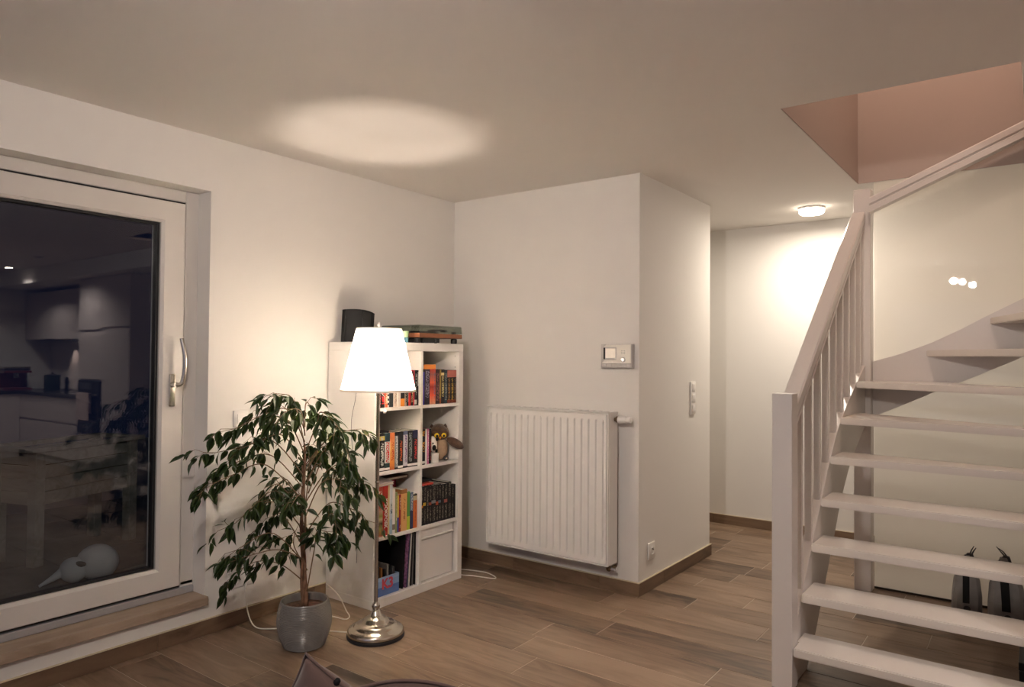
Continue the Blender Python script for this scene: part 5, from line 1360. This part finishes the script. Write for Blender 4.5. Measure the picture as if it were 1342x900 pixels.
tc2 = cabinet('tall_cabinet', 'tall kitchen cabinet holding the oven, mirrored in the door glass', 5.16, 5.78, 0, 0.598, 0, 2.31, [(5.16, 5.78, 0.1, 0.44), (5.16, 5.78, 1.10, 1.62), (5.16, 5.78, 1.69, 2.31)], 'kitchen cabinets', 0.1)
ov = thing('oven', 'black built in oven with a towel over its handle, mirrored in the glass', 'oven', (5.47, 0.0, 0.45))
bm = BM(); box(bm, 5.185, 5.755, -0.012, 0.0205, 0.455, 1.085, 0.003, 1); emit('front', bm, M['black'], ov)
bm = BM(); box(bm, 5.20, 5.74, -0.016, -0.0125, 0.47, 0.90); emit('door', bm, plain('black_glass', (0.01, 0.01, 0.012), 0.08), ov)
bm = BM(); tube(bm, [(5.22, -0.016, 0.925), (5.22, -0.05, 0.925), (5.72, -0.05, 0.925), (5.72, -0.016, 0.925)], 0.008, None, 8); emit('handle', bm, M['steel'], ov)
bm = BM(); box(bm, 5.38, 5.70, -0.0165, -0.0125, 0.98, 1.06); emit('display', bm, M['darkgrey'], ov)
bm = BM()
for a, b_ in ((-0.066, -0.062), (-0.038, -0.034)):
    for k in range(6): box(bm, 5.34 + k*0.052, 5.39 + k*0.052, a - 0.004*(k % 2), b_ - 0.004*(k % 2), 0.62 if a < -0.05 else 0.70, 0.936)
box(bm, 5.34, 5.652, -0.066, -0.034, 0.936, 0.941)
tag(emit('towel', bm, M['towel']), 'pinkish towel hanging over the oven handle, mirrored in the glass', 'towel')
for i, (a, b_) in enumerate(((5.785, 6.55), (6.55, 7.35), (7.35, 8.145))):
    cabinet('wall_cabinet', ['kitchen wall cabinet with the extractor, next to the tall cabinets', 'kitchen wall cabinet, middle one of three, mirrored in the glass', 'kitchen wall cabinet in the corner, mirrored in the glass'][i], a, b_, 0.25, 0.598, 1.60, 2.26, [(a, b_, 1.60, 2.26)], 'kitchen cabinets')
    cabinet('base_cabinet', ['kitchen base cabinet with two drawers beside the oven cabinet', 'kitchen base cabinet with two drawers, middle one of three', 'kitchen base cabinet with two drawers in the corner'][i], a, b_, 0, 0.598, 0, 0.855, [(a, b_, 0.1, 0.52), (a, b_, 0.54, 0.85)], 'kitchen cabinets', 0.1)
cabinet('base_cabinet', 'kitchen base cabinet along the far side wall under the coffee machine', 7.55, 8.145, -1.30, -0.003, 0, 0.855, [(7.55, 8.145, 0.1, 0.85)], 'kitchen cabinets', 0.1)
bm = BM(); box(bm, 5.785, 8.148, -0.02, 0.5985, 0.8555, 0.893, 0.002, 1); box(bm, 7.53, 8.148, -1.30, -0.0205, 0.8555, 0.893, 0.002, 1); tag(emit('worktop', bm, M['worktop']), 'dark kitchen worktop mirrored in the door glass', 'worktop')
bm = BM(); box(bm, 5.79, 8.145, 0.588, 0.5995, 0.894, 1.598)
bs = struct('trim_4', bm, M['tilewhite'])
for k in range(4):
    for j in range(2):
        b2 = BM(); box(b2, 5.80 + k*0.585, 6.38 + k*0.585, 0.583, 0.588, 0.90 + j*0.35, 1.245 + j*0.35, 0.001, 1); struct('wall_tile', b2, M['tilewhite'], bs)
hv = thing('extractor', 'black extractor edge under the kitchen wall cabinet', 'extractor', (6.15, 0.35, 1.55))
bm = BM(); box(bm, 5.80, 6.54, 0.22, 0.58, 1.560, 1.599, 0.002, 1); emit('housing', bm, M['darkgrey'], hv)
bm = BM(); box(bm, 6.1, 6.25, 0.40, 0.45, 1.556, 1.5605); emit('lamp', bm, M['plastic'], hv)
add_light('cabinet_light', 'SPOT', (7.30, 0.44, 1.592), 22, (1.0, 0.78, 0.68), 0.02, (7.30, 0.585, 1.15), spot_size=1.1, spot_blend=0.7)
for i, (lx, ly) in enumerate(((6.9, -0.38), (5.5, -0.55), (6.9, -1.9), (5.2, -2.2))):
    t = thing('downlight', 'round recessed kitchen downlight, ' + ['the one over the worktop corner', 'the one before the oven', 'the one over the far floor', 'the one nearest the living room'][i], 'lamp', (lx, ly, H), 'kitchen downlights')
    bm = BM(); lathe(bm, [(0.040, -0.0005), (0.055, -0.0005), (0.055, -0.006), (0.042, -0.010)], (0, 0, 0), 24); emit('ring', bm, M['alu'], t, True, local=True)
    if i == 0:
        bm = BM(); lathe(bm, [(0, -0.004), (0.041, -0.004), (0.035, -0.016), (0, -0.020)], (0, 0, 0), 20); emit('lens', bm, M['bulbglow'], t, True, local=True)
cm = thing('coffee_machine', 'red and steel coffee machine on the worktop mirrored in the glass', 'coffee machine', (7.85, 0.02, 0.8935))
bm = BM(); box(bm, -0.15, 0.15, -0.17, 0.17, 0, 0.035, 0.004, 2); box(bm, 0.02, 0.15, -0.17, 0.17, 0.035, 0.24); box(bm, -0.15, 0.15, -0.17, 0.17, 0.24, 0.27, 0.004, 2); emit('body', bm, M['red'], cm, local=True)
bm = BM(); box(bm, -0.14, 0.13, -0.16, 0.16, 0.29, 0.325, 0.01, 3); tube(bm, [(-0.06, 0, 0.24), (-0.06, 0, 0.17)], 0.035, 0.03, 14); emit('group_head', bm, M['steel'], cm, local=True)
bm = BM(); box(bm, -0.14, 0.14, -0.15, 0.15, 0.2702, 0.2898); emit('cup_rail', bm, M['darkgrey'], cm, local=True)
ca = thing('stock_pot', 'tall dark green lidded pot on the kitchen worktop mirrored in the glass', 'pot', (7.45, 0.35, 0.8935))
bm = BM(); lathe(bm, [(0, 0), (0.095, 0), (0.098, 0.005), (0.100, 0.205), (0, 0.205)], (0, 0, 0), 28); emit('body', bm, plain('dark_green_enamel', (0.035, 0.05, 0.035), 0.25), ca, True, local=True)
bm = BM(); lathe(bm, [(0.102, 0.2055), (0.102, 0.212), (0.03, 0.226), (0.015, 0.228), (0.015, 0.245), (0.0, 0.248)], (0, 0, 0), 28); emit('lid', bm, M['darkgrey'], ca, True, local=True)
pm = emit('pepper_mill', lathe(BM(), [(0, 0), (0.028, 0), (0.030, 0.01), (0.020, 0.07), (0.022, 0.10), (0.028, 0.13), (0.020, 0.155), (0.024, 0.175), (0.014, 0.195), (0, 0.20)], (6.98, 0.35, 0.8935), 20), M['black'], None, 'all'); tag(pm, 'black pepper mill beside the green pot on the kitchen worktop', 'mill')
hob = emit('hob', box(BM(), 5.87, 6.45, 0.06, 0.54, 0.8935, 0.899, 0.001, 1), plain('hob_glass', (0.012, 0.012, 0.014), 0.06)); tag(hob, 'flat black glass hob in the worktop under the extractor', 'hob')
